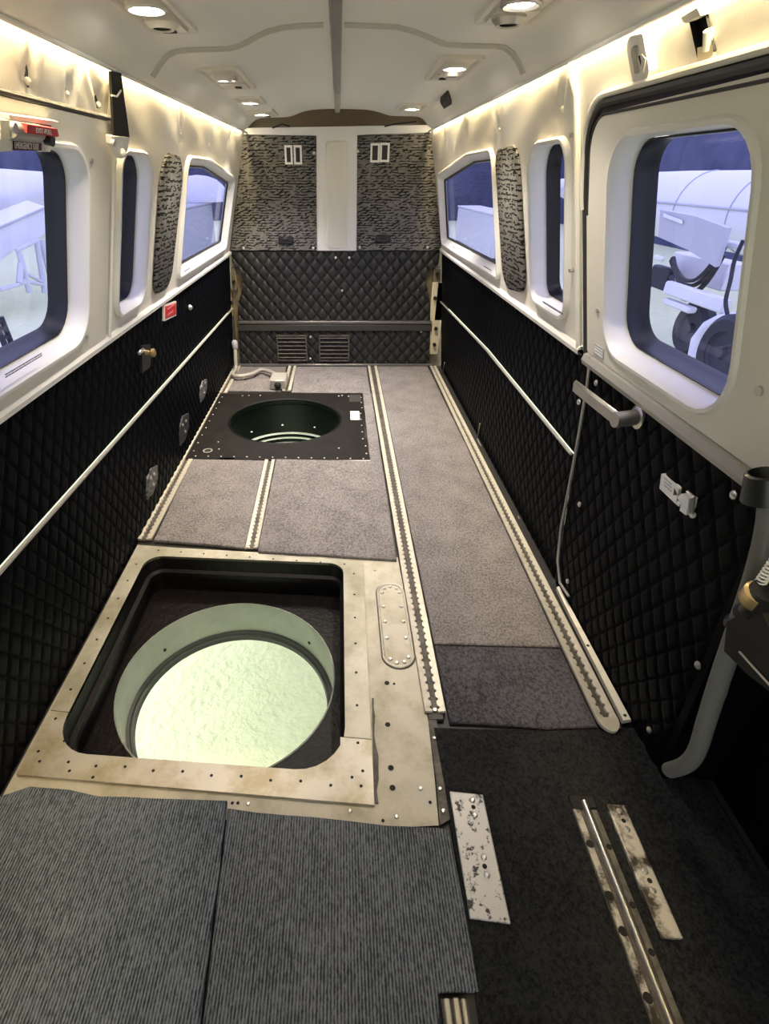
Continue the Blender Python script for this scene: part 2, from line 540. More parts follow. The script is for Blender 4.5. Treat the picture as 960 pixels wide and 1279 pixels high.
# ================================================================== STRUCTURE
FZ = -0.012                                            # bare floor level
WELL = P2([(178, 712), (197, 698), (409, 706), (430, 722), (430, 925), (402, 962), (110, 944), (90, 912)])
WELL_C = [(-.690, 1.462), (.016, 1.416), (.0155, .655), (-.690, .708)]
WELL_R = [.055, .055, .11, .10]
WELL_O = round_poly(WELL_C, WELL_R, 8)
H2C, H2R = (-.302, 2.698), .306
FLOOR_OUT = [(-.80, YF), (.88, YF), (.88, YB + .06), (-.80, YB + .06)]
floor = cdt(FLOOR_OUT, [offset_poly(WELL_O, -.004), circle(*H2C, H2R + .004)], .25, flat(FZ)).build('floor', M['dark_trim'])
tagit(floor, 'dark bare cabin floor under the carpets and metal plates', kind='structure')

# --- quilted sheets
def quilt_h(u, v, W=.056, H=.086, D=.0055, pw=.35, flat_=.65):
    a, b = u / W + v / H, u / W - v / H
    fa, fb = abs(a - round(a)) * W * .8, abs(b - round(b)) * W * .8
    g = math.exp(-(fa / .0036) ** 2); k = math.exp(-(fb / .0036) ** 2)
    puff = math.sin(PI * (a % 1)) * math.sin(PI * (b % 1))
    return -D * ((1 - flat_) * puff ** pw + flat_) + D * .75 * max(g, k)


def quilt_strip(w, y0, y1, low, high, step=.0055, d0=0.0):
    """quilted panel on wall w between lines low(y) and high(y)"""
    mb = MB(); ny = int((y1 - y0) / step) + 1
    hmax = max(high(y0) - low(y0), high(y1) - low(y1)); ns = int(hmax / step) + 1
    vs = []
    for i in range(ny + 1):
        y = y0 + (y1 - y0) * i / ny; a, b = low(y), high(y)
        for j in range(ns + 1):
            s = a + (b - a) * j / ns
            e = min(1, (y - y0) / .02, (y1 - y) / .02, (s - a) / .02, (b - s) / .02)
            vs.append(w.at(y, s, d0 + quilt_h(y, s) * max(0, e) ** .5))
    fs = [(i * (ns + 1) + j, i * (ns + 1) + j + 1, (i + 1) * (ns + 1) + j + 1, (i + 1) * (ns + 1) + j) for i in range(ny) for j in range(ns)]
    return mb.add(vs, fs)


# --- window outlines on the slanted side walls: (y, s) corner lists, corner radii, reveal depth, glass depth
WIN = {
    1: (UL, [(.88, .040), (1.436, .040), (1.452, .492), (.90, .494)], [.10, .10, .085, .085], .038, .080, .024),
    2: (UL, [(1.642, .044), (1.925, .044), (1.945, .494), (1.655, .494)], [.06, .085, .09, .06], .036, .070, .018),
    3: (UL, [(2.375, .047), (3.47, .047), (3.50, .425), (2.80, .497), (2.375, .497)], [.03, .05, .04, .08, .06], .022, .032, .036),
    4: (UR, [(2.235, .047), (3.60, .036), (3.52, .415), (2.70, .490), (2.255, .492)], [.03, .05, .04, .08, .06], .022, .032, .036),
    5: (UR, [(1.503, .048), (1.820, .048), (1.842, .488), (1.525, .490)], [.06, .06, .09, .07], .042, .076, .016),
    6: (UR, [(.775, .038), (1.262, .038), (1.305, .482), (.835, .480)], [.10, .095, .085, .10], .038, .080, .022),
}
hole_of = {}
for n, (w, c, r, d1, d2, ins) in WIN.items():
    hole_of[n] = round_poly(offset_poly(c, .004), [max(.01, q - .004) for q in r], 7)


def wall_backing(name, w, wins, label):
    out = [(YF, -.02), (YB + .05, -.02), (YB + .05, w.h + .06), (YF, w.h + .06)]
    mb = cdt(out, [hole_of[k] for k in wins], .30, lambda u, v, d: w.at(u, v, .012 + d))
    o = mb.build(name, M['dark_trim'])
    return tagit(o, label, kind='structure')


wall_left = wall_backing('wall_left', UL, (1, 2, 3), 'left cabin side wall, cream vinyl above black quilted vinyl')
wall_right = wall_backing('wall_right', UR, (4, 5, 6), 'right cabin side wall, cream vinyl above black quilted vinyl')

# dimples and creases of the vinyl around its buttons
BUTL = [(40, 103), (88, 119), (127, 132), (227, 168), (262, 181), (286, 173)]
BUTR = [(699, 137), (622, 162), (580, 163), (556, 172)]


def wrinkle(w, buttons, seed):
    rnd = random.Random(seed)
    C = []
    for x, y in buttons:
        u, v = w.hit(x, y)
        C.append((u, v, [(rnd.uniform(.8, 2.4), rnd.uniform(.10, .22)) for _ in range(2)]))
    def f(u, v):
        d = 0.0
        for cu, cv, cr in C:
            du, dv = u - cu, v - cv; q = du * du + dv * dv
            if q > .09: continue
            d += .008 * math.exp(-q / .0010)
            for ang, L in cr:
                t = du * math.cos(ang) + dv * math.sin(ang); n = -du * math.sin(ang) + dv * math.cos(ang)
                if t > 0: d += .007 * math.exp(-(n / .010) ** 2) * max(0, 1 - t / L) - .004 * math.exp(-((abs(n) - .022) / .012) ** 2) * max(0, 1 - t / L)
        d += .0012 * math.sin(u * 17 + 3 * math.sin(v * 11)) * max(0, min(1, (v - .46) / .08)) * max(0, min(1, (w.h - v) / .03))
        return d
    return f


def sheet(name, w, outer, holes, parent, m, step=.02, lift=-.002, disp=None, edge=.006):
    f = (lambda u, v: disp(u, v)) if disp else None
    mb = cdt(outer, holes, step, lambda u, v, d: w.at(u, v, lift + d), f)
    for poly in [outer]:
        n = len(poly)
        mb.add([w.at(u, v, lift) for u, v in poly] + [w.at(u, v, lift + edge + .008) for u, v in poly], [(k, (k + 1) % n, (k + 1) % n + n, k + n) for k in range(n)])
    return mb.build(name, m, parent, angle=50)


wl_w, wr_w = wrinkle(UL, BUTL, 3), wrinkle(UR, BUTR, 5)
TOPL, TOPR = UL.h + .022, UR.h + .022
# left: emergency-exit panel and header strip in front, long vinyl liner aft
sheet('exit_panel', UL, round_poly([(YF, .004), (1.568, .004), (1.602, .545), (YF, .545)], [.001, .01, .02, .001], 4), [hole_of[1]], wall_left, M['vinyl'], .03, -.006)
sheet('header_liner', UL, [(YF, .556), (1.600, .556), (1.605, TOPL), (YF, TOPL)], [], wall_left, M['vinyl'], .014, .002, wl_w)
sheet('side_liner', UL, [(1.582, .004), (YB, .004), (YB, TOPL), (1.612, TOPL), (1.612, .53)], [hole_of[2], hole_of[3]], wall_left, M['vinyl'], .014, .001, wl_w)
MB().tube([UL.at(1.590, .01, -.008), UL.at(1.600, .25, -.009), UL.at(1.612, .50, -.008)], .0055, 8).build('joint_beading', M['bezel'], wall_left)
MB().tube([UL.at(YF, .5515, -.003), UL.at(1.602, .5515, -.003)], .006, 8).build('panel_gap', M['dark_trim'], wall_left)
# right: aft liner, header above the door
sheet('side_liner', UR, [(1.418, .004), (YB, .004), (YB, TOPR), (1.575, TOPR), (1.53, .60), (1.492, .565), (1.460, .34)], [hole_of[4], hole_of[5]], wall_right, M['vinyl'], .014, .001, wr_w)
DOOR_TOP = [(1.352, .0), (1.405, .34), (1.418, .47), (1.375, .520), (1.24, .530), (.86, .520), (.50, .505), (YF, .49)]
HOLE_R = [UR.hit(862, 22), UR.hit(881, 9), UR.hit(894, 63), UR.hit(874, 77)]
header_out = [(1.412, .0), (1.455, .34), (1.486, .560), (1.525, .597), (1.568, TOPR), (YF, TOPR), (YF, .515), (.50, .530), (.86, .545), (1.24, .556), (1.385, .545), (1.438, .49), (1.424, .34), (1.374, .0)]
sheet('header_liner', UR, header_out, [HOLE_R], wall_right, M['vinyl'], .016, .001)
MB().tube([UR.at(1.414, .0, -.006), UR.at(1.457, .34, -.006), UR.at(1.489, .562, -.006), UR.at(1.527, .60, -.004), UR.at(1.572, TOPR, -.002)], .0075, 8).build('joint_beading', M['vinyl'], wall_right)

for w, buts, par in ((UL, BUTL, wall_left), (UR, BUTR, wall_right)):
    for x, y in buts:
        u, v = w.hit(x, y)
        MB().sphere(w.at(u, v, .008), .0065, 6).build('button', M['vinyl'], par)
for w, par, pts in ((UL, wall_left, [(110, 200), (105, 420)]), (UR, wall_right, [(717, 168), (716, 337), (751, 387)])):
    for x, y in pts:
        u, v = w.hit(x, y)
        MB().cyl(w.at(u, v, 0), -w.n, .0055, .011, 8).build('fastener', M['steel'], par)

# patterned cloth panels let into the side walls
def cloth_inset(w, corners, radii, parent):
    o = round_poly(corners, radii, 7); i = round_poly(offset_poly(corners, .010), [max(.01, r - .01) for r in radii], 7)
    mb = MB().loft([[w.at(u, v, 0) for u, v in o], [w.at(u, v, -.008) for u, v in o], [w.at(u, v, -.012) for u, v in i]], True, False, True)
    ob = mb.build('cloth_panel', M['cloth'], parent); ob['label'] = 'grey patterned cloth inset between two windows'
cloth_inset(UL, [(2.030, .047), (2.255, .040), (2.335, .490), (2.050, .500)], [.05, .09, .08, .10], wall_left)
cloth_inset(UR, [(1.885, .060), (2.165, .030), (2.225, .485), (1.955, .490)], [.06, .09, .05, .07], wall_right)

# --- windows
def window(n):
    w, c, r, d1, d2, ins = WIN[n]
    def ring(i, d):
        return [w.at(u, v, d) for u, v in round_poly(offset_poly(c, i), [max(.012, q - i) for q in r], 7)]
    g = ins
    side = 'left' if w is UL else 'right'
    mb = MB().loft([ring(-.001, .008), ring(-.001, -.008), ring(.003, -.014), ring(.010, -.014), ring(.015, -.006), ring(g * .8, d1 * .6), ring(g, d1)])
    lab = {1: 'large rounded emergency exit window in the left wall', 2: 'narrow rounded window in the left wall beside the dark strap',
           3: 'five-sided aft window in the left wall next to the bulkhead', 4: 'five-sided aft window in the right wall next to the bulkhead',
           5: 'narrow rounded window in the right wall just aft of the door', 6: 'large rounded window in the right-hand door'}[n]
    o = mb.build('window_%d' % n, M['bezel']); tagit(o, lab, kind='structure')
    big = n in (1, 2, 5, 6)
    if big:
        MB().loft([ring(g, d1 - .003), ring(g + .003, d1 - .005), ring(g + .005, d1 + .004), ring(g + .005, d1 + .5 * (d2 - d1)), ring(g + .008, d2 - .012), ring(g + .010, d2), ring(g - .006, d2 + .004)]).build('gasket', M['gasket'], o)
    else:
        MB().loft([ring(g, d1 - .003), ring(g + .005, d1 - .004), ring(g + .010, d1 + .004), ring(g - .006, d2 + .004)]).build('gasket', M['gasket'], o)
    MB().loft([ring(g + .004, d2 - .001), ring(g + .004, d2 + .002)], True, True, True).build('pane', M['glass'], o)
    return o


windows = {n: window(n) for n in WIN}
# printed notices on the window sills (too small to read in the photograph: rows of fine print)
def fine_print(name, w, c, L, S, d, parent, rows=2, m=M['grey_print'], seed=1, plate=None, upright=False):
    rnd = random.Random(seed); mb = MB(); (u0, v0) = c
    if plate: mb.prism(rect(u0 - L / 2, u0 + L / 2, v0 - S / 2, v0 + S / 2), lambda u, v, dd: w.at(u, v, dd), d + .003, d)
    mk = MB()
    for r_ in range(rows):
        v = v0 + S * .42 - (r_ + .5) * S * .84 / rows; h = S * .5 / rows; u = u0 - L * .45
        while u < u0 + L * .42:
            l = rnd.uniform(.03, .09) * L
            mk.prism(rect(u, min(u + l, u0 + L * .46), v - h / 2, v + h / 2), lambda a, b, dd: w.at(a, b, dd), d, d - .0006); u += l + .012 * L
    p = parent
    if plate:
        p = mb.build(name, plate, parent, smooth=False); mk.build('print', m, p, smooth=False)
    else:
        mk.build('fine_print', m, parent, smooth=False)


def on_sill(n, px, py, d=-.013):
    return WIN[n][0].hit(px, py, d)


fine_print('notice', UL, on_sill(1, 30, 455), .17, .012, -.0142, windows[1], 2, seed=2)
fine_print('notice', UL, on_sill(3, 233, 337), .12, .010, -.0142, windows[3], 1, seed=3)
fine_print('notice', UL, on_sill(3, 273, 309), .11, .010, -.0142, windows[3], 1, seed=4)
fine_print('notice', UR, on_sill(4, 609, 335), .14, .010, -.0142, windows[4], 1, seed=5)
fine_print('notice', UR, on_sill(4, 567, 309), .10, .010, -.0142, windows[4], 1, seed=6)
fine_print('notice', UR, on_sill(5, 690, 384), .19, .012, -.0142, windows[5], 1, seed=7)

# --- lower walls: quilted black vinyl with a thin chair rail and a belt rail
def chairL(y): return .4475 - .0185 * (y - .88)
def chairR(y): return .468 + (.012 * (y - 1.39) if y < 2.4 else .012 - .030 * (y - 2.4))
lowL = quilt_strip(LL, YF, YB, lambda y: -.015, chairL).build('lower_quilted_panel', M['quilt'], wall_left, angle=80)
upL = quilt_strip(LL, YF, YB, chairL, lambda y: LL.h, d0=.004).build('upper_quilted_panel', M['quilt'], wall_left, angle=80)
MB().tube([LL.at(YF, chairL(YF), -.006), LL.at(1.0, chairL(1.0), -.007), LL.at(YB, chairL(YB), -.006)], .0052, 8).build('chair_rail', M['rail'], wall_left)
quilt_strip(LR, 1.345, YB, lambda y: -.015, chairR).build('lower_quilted_panel', M['quilt'], wall_right, angle=80)
quilt_strip(LR, 1.345, YB, chairR, lambda y: LR.h, d0=.004).build('upper_quilted_panel', M['quilt'], wall_right, angle=80)
MB().tube([LR.at(1.36, chairR(1.36), -.006), LR.at(2.4, chairR(2.4), -.007), LR.at(YB, chairR(YB), -.006)], .005, 8).build('chair_rail', M['rail'], wall_right)
for w, par, y0, m in ((LL, wall_left, YF, M['bezel']), (LR, wall_right, 1.40, M['bezel'])):
    MB().loft([[w.at(y0, w.h + a, b) for a, b in ((-.012, .004), (-.010, -.012), (.002, -.014), (.010, -.008), (.012, .004))],
               [w.at(YB, w.h + a, b) for a, b in ((-.012, .004), (-.010, -.012), (.002, -.014), (.010, -.008), (.012, .004))]], False).build('belt_rail', m, par)
# curled panel edges along the right wall's foot
for pts in ([(555, 453), (552, 468), (581.5, 522)], [(599, 529), (596, 548), (625, 612), (648.5, 648.5)]):
    MB().tube([LR.pt(x, y, -.012) for x, y in pts], .003, 6).build('panel_edging', M['rail'], wall_right)

# wall forward of the door: dark, a little further out, with the door post between
LRF = Wall((.86, -.02), (.80, .80))
mb = MB().loft([[LRF.at(YF, 0, 0), LRF.at(YF, LRF.h, 0)], [LRF.at(.655, 0, 0), LRF.at(.655, LRF.h, 0)]], False)
mb.build('forward_panel', M['quilt'], wall_right)
MB().loft([[(LR.at(0, -.02).x - .004, y, -.02), (LR.at(0, LR.h).x - .004, y, .765), (.87, y, .765), (.87, y, -.02)] for y in (.648, .667)], True, True, True).build('door_post', M['quilt'], wall_right, smooth=False)
MB().box((.774, -.14, .762), (.200, 1.60, .012)).build('forward_ledge', M['black'], wall_right)

# --- the door in the right wall
door = sheet('door_1', UR, [(.672, .012)] + [(1.352, .012)] + DOOR_TOP[1:6] + [(.672, .513)], [hole_of[6]], None, M['vinyl'], .03, -.008) if False else None
mbd = cdt(round_poly([(.668, .012), (1.352, .012), (1.400, .34), (1.402, .516), (.86, .518), (.668, .516)], [.01, .01, .3, .075, .4, .02], 6), [hole_of[6]], .03, lambda u, v, d: UR.at(u, v, -.008 + d))
door = tagit(mbd.build('door_1', M['vinyl'], angle=50), 'cabin door in the right wall with cream upper and black quilted lower half', kind='structure')
quilt_strip(LR, .668, 1.340, lambda y: -.015, lambda y: LR.h, d0=-.002).build('quilted_panel', M['quilt'], door, angle=80)
MB().loft([[LR.at(y, LR.h + a, b) for a, b in ((-.020, .004), (-.018, -.018), (-.006, -.022), (.008, -.016), (.012, .004))] for y in (.668, 1.352)], False).build('belt_rail', M['rail'], door)
# inner and outer edge seals round the door's top
sealpath = round_poly([(1.362, .0), (1.413, .34), (1.420, .535), (.86, .530), (YF, .495)], [.001, .3, .085, .6, .001], 9)
sealpath = [p for p in sealpath]
MB().tube([UR.at(u, v, -.004) for u, v in sealpath], .0085, 8).build('edge_seal', M['dark_trim'], door)
MB().tube([UR.at(u, v, -.008) for u, v in offset_poly(sealpath + [(YF, .0)], .020)[9:-1]], .0028, 6).build('inner_line', M['dark_trim'], door)
seal2 = [(u + .004, v + .014) for u, v in sealpath[9:]]
MB().tube([UR.at(u, v, -.010) for u, v in seal2], .0065, 8).build('outer_seal', M['vinyl'], door)
cordpts = [(737, 445), (733, 480), (723, 540), (712, 600), (700, 660), (696, 700), (699, 728), (710, 745)]
MB().tube([LR.pt(x, y, -.014) for x, y in cordpts], .0042, 8).build('door_cord', M['rail'], door)
for x, y in ((745, 478), (723, 502), (724, 630), (709, 726), (917, 618), (872, 831), (811, 912)):
    u, v = LR.hit(x, y, -.008); shared('screw', WRX, LR.at(u, v, -.008), door)
u, v = UR.hit(949, 488, -.008); MB().cyl(UR.at(u, v, -.006), -UR.n, .008, .006, 10).build('fastener', M['steel'], door)
u, v = UR.hit(752, 386, -.008)
# small printed notice at the lower aft corner of the door
fine_print('notice', UR, UR.hit(747, 439, -.010), .055, .026, -.010, door, 3, M['white'], 9, M['outgrey'])
# lever handle: disc, hub and flat arm pointing aft
ha = MB().lathe(LR.pt(798, 521, -.004), -LR.n, [(.0, 0), (.026, 0), (.026, .006), (.020, .010), (.0, .010)], 24).build('door_handle', M['steel'], door)
ha['label'] = 'silver lever handle'
tip0 = LR.pt(771, 524, -.045); tip1 = LR.pt(720, 484, -.045)
MB().cyl(LR.pt(797, 521, -.008), (LR.pt(771, 524, -.055) - LR.pt(797, 521, -.008)), .017, .055, 20).build('hub', M['steel'], ha)
X = (tip1 - tip0).normalized(); Yv = LR.n; Z = X.cross(Yv).normalized()
MB().box((tip0 + tip1) / 2, ((tip1 - tip0).length + .03, .012, .034), (X, Yv, Z), bev=.006).build('lever', M['steel'], ha)

# --- cabin ceiling
PROF = [(-.575, 1.400), (-.533, 1.396), (-.531, 1.363), (-.505, 1.375), (-.480, 1.400), (-.455, 1.420), (-.430, 1.428), (-.40, 1.431), (-.29, 1.434), (-.262, 1.439), (-.237, 1.448), (-.21, 1.459), (-.183, 1.468), (-.15, 1.474), (-.11, 1.478), (-.02, 1.481),
        (.10, 1.478), (.15, 1.476), (.185, 1.470), (.21, 1.464), (.237, 1.456), (.262, 1.447), (.285, 1.442), (.33, 1.440), (.41, 1.439), (.437, 1.436), (.460, 1.424), (.480, 1.405), (.497, 1.382), (.518, 1.370), (.519, 1.400), (.56, 1.406)]
def ceil_z(x):
    for (a, za), (b, zb) in zip(PROF[2:], PROF[3:]):
        if a <= x <= b and b > a: return za + (zb - za) * (x - a) / (b - a)
    return 1.37
def aft_drop(z, y): return z - (.022 * (y - 1.8) / 1.75 * max(0, (z - 1.372) / .1) if y > 1.8 else 0)
rings = [[Vector((x, y, aft_drop(z, y))) for x, z in PROF] for y in (YF, 0.5, 1.2, 1.8, 2.4, 3.0, 3.54)]
rings.append([Vector((x, 3.54, aft_drop(z, 3.54) + .012)) for x, z in PROF])
ceiling = tagit(MB().loft(rings, False).build('ceiling', M['headliner'], angle=50), 'grey-beige vinyl headliner with stepped side ledges', kind='structure')
# dark recess between the headliner's end and the bulkhead
mb = MB()
mb.add([(-.56, 3.5, 1.62), (.56, 3.5, 1.62), (.56, 4.1, 1.62), (-.56, 4.1, 1.62)], [(0, 1, 2, 3)])
mb.add([(-.56, 4.1, 1.2), (.56, 4.1, 1.2), (.56, 4.1, 1.62), (-.56, 4.1, 1.62)], [(0, 1, 2, 3)])
mb.add([(-.56, 3.5, 1.48), (.56, 3.5, 1.48), (.56, 3.5, 1.62), (-.56, 3.5, 1.62)], [(0, 1, 2, 3)])
mb.add([(-.56, 3.70, 1.30), (.56, 3.70, 1.30), (.56, 4.1, 1.30), (-.56, 4.1, 1.30)], [(0, 1, 2, 3)])
for s in (-.558, .545): mb.add([(s, 3.53, 1.385), (s, 4.1, 1.385), (s, 4.1, 1.62), (s, 3.53, 1.62)], [(0, 1, 2, 3)])
mb.build('aft_recess', M['void'], ceiling, smooth=False)
for pts in ([(340, 160), (352, 155), (362, 158)], [(480, 158), (492, 155), (520, 152)]):
    MB().tube([ony(x, y, 3.66) for x, y in pts], .004, 6).build('loose_wire', M['black'], ceiling)
# metal strip along the middle, edge beads, and the moulding that crosses the ceiling
zc = lambda y: aft_drop(1.481, y)
t1 = MB()
for xa, xb, dz, mi in ((-.019, .004, .0, 0),):
    t1.loft([[Vector((xa - .006, y, zc(y) + .004)), Vector((xa, y, zc(y) - .012)), Vector((xb, y, zc(y) - .012)), Vector((xb + .006, y, zc(y) + .004))] for y in (YF, 1.8, 2.9)], False, mi=0)
    t1.loft([[Vector((xa - .004, y, zc(y) + .004)), Vector((xa, y, zc(y) - .010)), Vector((xb, y, zc(y) - .010)), Vector((xb + .004, y, zc(y) + .004))] for y in (2.9, 3.54, 3.62)], False, mi=1)
M['strip_dark'] = mat('strip_grey_metal', (.20, .19, .18), .35, .5)
tagit(t1.build('trim_1', [M['strip_dark'], M['rail']], smooth=False), 'dark grey metal strip along the middle of the ceiling', kind='structure')
for n, (x, z) in ((2, (-.5315, 1.360)), (3, (.5185, 1.367))):
    o = MB().tube([(x, YF, z), (x, YB, z)], .0048, 8).build('trim_%d' % n, M['headliner'])
    tagit(o, 'slim bead along the %s edge of the headliner' % ('left' if n == 2 else 'right'), kind='structure')
YS = 1.80
for n, sgn in ((4, -1), (5, 1)):
    pts = [(x, ceil_z(x)) for x in ([-.503, -.48, -.455, -.43, -.40, -.35, -.29, -.262, -.237, -.21, -.183, -.15, -.11, -.04] if sgn < 0 else [.015, .10, .15, .185, .21, .237, .262, .285, .33, .41, .437, .460, .480, .496])]
    mb = MB()
    for dy in (-.0095, .0095):
        mb.tube([(x, YS + dy, z - .002) for x, z in pts], .0050, 8)
    o = mb.build('trim_%d' % n, M['moulding']); tagit(o, 'double rounded moulding across the %s half of the ceiling' % ('left' if sgn < 0 else 'right'), kind='structure')

# --- aft bulkhead
YP = YB
def BK(u, v, d): return Vector((u, YP + d, v))
def PB(pts, y=YP): return [(ony(a, b, y).x, ony(a, b, y).z) for a, b in pts]
mb = MB(); mb.prism([(-.80, -.02), (.80, -.02), (.72, .74), (.56, 1.384), (-.575, 1.378), (-.74, .74)], BK, .06, .035)
wall_back = tagit(mb.build('wall_back', M['fabric_void']), 'aft bulkhead with exposed structure behind its panels', kind='structure')
bk = PB([(289, 314), (290, 328), (299, 338), (304, 350), (301, 366), (297, 380), (298, 401), (537, 401), (537, 380), (535, 366), (531, 352), (533, 340), (547, 330), (549, 313)])
mb = cdt(bk, [], .007, lambda u, v, d: Vector((u, YP + d, v)), lambda u, v: quilt_h(u, v, .076, .088, .010, .6, .2))
n = len(bk); mb.add([BK(u, v, -.004) for u, v in bk] + [BK(u, v, .03) for u, v in bk], [(k, (k + 1) % n, (k + 1) % n + n, k + n) for k in range(n)])
mb.build('quilted_panel', M['quilt_grey'], wall_back, angle=80)
bl = PB([(298, 413), (537, 412), (536, 453), (300, 455)])
mb = cdt(bl, [], .007, lambda u, v, d: Vector((u, YP + d, v)), lambda u, v: quilt_h(u, v, .076, .088, .009, .6, .2))
mb.build('lower_quilted_panel', M['quilt_grey'], wall_back, angle=80)
for ya, yb, m in ((400.5, 404, M['rail']), (405, 413, M['dark_trim']), (454, 457, M['rail'])):
    a, b = ony(420, ya, YP).z, ony(420, yb, YP).z; xa, xb = ony(298, ya, YP).x, ony(539, ya, YP).x
    mb = MB().box(((xa + xb) / 2, YP - .006, (a + b) / 2), (xb - xa, .020, abs(a - b)), bev=.003)
    mb.build('cross_strip', M['strip_dark'] if m is M['rail'] else m, wall_back)
# cream surround: strip across the top and the pillar with its raised panel
a = PB([(304, 160), (541, 156), (543, 166), (446, 168.5), (445, 313), (395.5, 313), (395, 169.5), (303, 168)])
mb = cdt(a, [], .05, BK, None); n = len(a)
mb = MB().prism(a, BK, .03, -.004); mb.build('pillar', M['bezel'], wall_back, smooth=False)
o_ = round_poly(PB([(407, 309), (433, 309), (433, 176), (407, 176)]), .02, 5)
MB().loft([[BK(u, v, -.002) for u, v in o_], [BK(u, v, -.012) for u, v in o_], [BK(u, v, -.014) for u, v in round_poly(offset_poly(PB([(407, 309), (433, 309), (433, 176), (407, 176)]), .006), .016, 5)]], True, False, True).build('raised_panel', M['vinyl'], wall_back)
# structure peeping out at the bulkhead's sides
for x0, x1, y0, y1, m in ((287, 297, 332, 362, M['fabric_void']), (286, 292, 362, 395, M['brass']), (288, 296, 395, 440, M['dark_trim']), (541, 550, 335, 352, M['fabric_void']), (540, 546, 352, 442, M['ivory']), (546, 551, 352, 400, M['dark_trim'])):
    p, q = ony(x0, y0, YP + .02), ony(x1, y1, YP + .02)
    MB().box(((p.x + q.x) / 2, YP + .02, (p.z + q.z) / 2), (abs(q.x - p.x), .03, abs(p.z - q.z)), bev=.004).build('bracket', m, wall_back)
for x, y in ((289, 378), (292, 352), (543, 372), (544, 410), (542, 430), (546, 342)):
    MB().cyl(ony(x, y, YP + .004), (0, -1, 0), .012, .02, 10).build('fitting', M['black'], wall_back)
for x, y in ((419, 322), (436, 322), (427, 363), (526, 414)):
    shared('screw', BSCREW, ony(x, y, YP - .006), wall_back)

# --- front end (behind the camera): bulkhead with the open way to the cockpit
fo = [(-.90, -.05), (.90, -.05), (.90, 1.62), (-.90, 1.62)]
wf = cdt(fo, [[(-.36, .02), (.36, .02), (.36, 1.36), (-.36, 1.36)]], .4, lambda u, v, d: Vector((u, YF, v))).build('wall_front', M['vinyl'])
tagit(wf, 'forward bulkhead with an open doorway to the cockpit', kind='structure')
# ================================================================== THINGS IN THE CABIN
# --- patterned baggage doors on the bulkhead
def baggage_door(px, side, sign_px, latch_px, dots):
    poly = PB(px); c = ony(*latch_px, YP)
    t = thing('baggage_door', 'grey patterned cloth door on the %s of the bulkhead, two slots near the top' % side, 'door', (sum(p[0] for p in poly) / len(poly), YP, min(p[1] for p in poly)))
    MB().prism(poly, BK, .025, -.010).build('panel', M['cloth'], t, smooth=False)
    for sx, sy in sign_px:                              # two framed dark slots
        a, b = ony(sx - 5.4, sy - 12, YP), ony(sx + 5.4, sy + 12, YP); cx, cz = (a.x + b.x) / 2, (a.z + b.z) / 2
        w_, h_ = (b.x - a.x) / 2, (a.z - b.z) / 2
        o = rect(cx - w_, cx + w_, cz - h_, cz + h_); i = offset_poly(o, .011)
        fr = MB().loft([[BK(u, v, -.008) for u, v in o], [BK(u, v, -.016) for u, v in o], [BK(u, v, -.016) for u, v in i], [BK(u, v, -.011) for u, v in i]]).build('slot_frame', M['white'], t, smooth=False)
        MB().prism(i, BK, -.009, -.012).build('slot', M['black'], fr, smooth=False)
    p = ony(*latch_px, YP)
    MB().lathe((p.x, YP - .009, p.z), (0, -1, 0), [(.0, 0), (.001, 0), (.026, 0), (.024, .006), (.012, .009)], 20, cap1=True)
    mb = MB().box((p.x, YP - .016, p.z), (.096, .016, .044), bev=.012); mb.box((p.x, YP - .026, p.z + .006), (.05, .008, .010), bev=.003)
    mb.build('latch', M['blackplastic'], t)
    for d in dots: shared('screw', BSCREW, ony(*d, YP - .011), t)


baggage_door([(304.5, 169), (386, 170.5), (392, 173), (395, 179), (395.5, 312.5), (288.5, 312.5), (296, 240), (302, 180)], 'left', [(360.5, 193.5), (372, 193.5)], (357, 300), [(392, 191), (304, 310), (391, 310)])
baggage_door([(446, 312.5), (446, 181), (449, 174), (456, 170), (536, 165.5), (541, 171), (545, 215), (550, 312.5)], 'right', [(468, 191), (480, 190.5)], (478, 298), [(446.8, 189), (449, 309), (534, 309)])


def air_grille(px0, py0, px1, py1, side):
    a, b = ony(px0, py0, YP), ony(px1, py1, YP)
    x0, x1, z0, z1 = a.x, b.x, b.z, a.z
    t = thing('air_grille', 'small louvred air grille low on the quilted bulkhead, %s of the pair' % side, 'vent', ((x0 + x1) / 2, YP - .01, z0))
    o = rect(x0, x1, z0, z1); i = offset_poly(o, .009)
    MB().loft([[BK(u, v, .0) for u, v in o], [BK(u, v, -.020) for u, v in o], [BK(u, v, -.020) for u, v in i], [BK(u, v, -.004) for u, v in i]]).build('frame', M['slot'], t, smooth=False)
    MB().prism(i, BK, -.002, -.005).build('backing', M['black'], t, smooth=False)
    n = 6
    for k in range(n):
        z = z0 + .009 + (z1 - z0 - .018) * (k + .5) / n
        X, Y, Z = Vector((1, 0, 0)), Vector((0, math.cos(.6), -math.sin(.6))), Vector((0, math.sin(.6), math.cos(.6)))
        MB().box(((x0 + x1) / 2, YP - .013, z), (x1 - x0 - .018, .014, .004), (X, Y, Z)).build('slat', M['slot'], t, smooth=False)


air_grille(345, 418, 384, 450, 'left')
air_grille(398, 418, 436, 450.5, 'right')
for x, y in ((387.5, 421), (387.5, 448)): shared('screw', BSCREW, ony(x, y, YP - .010), wall_back)

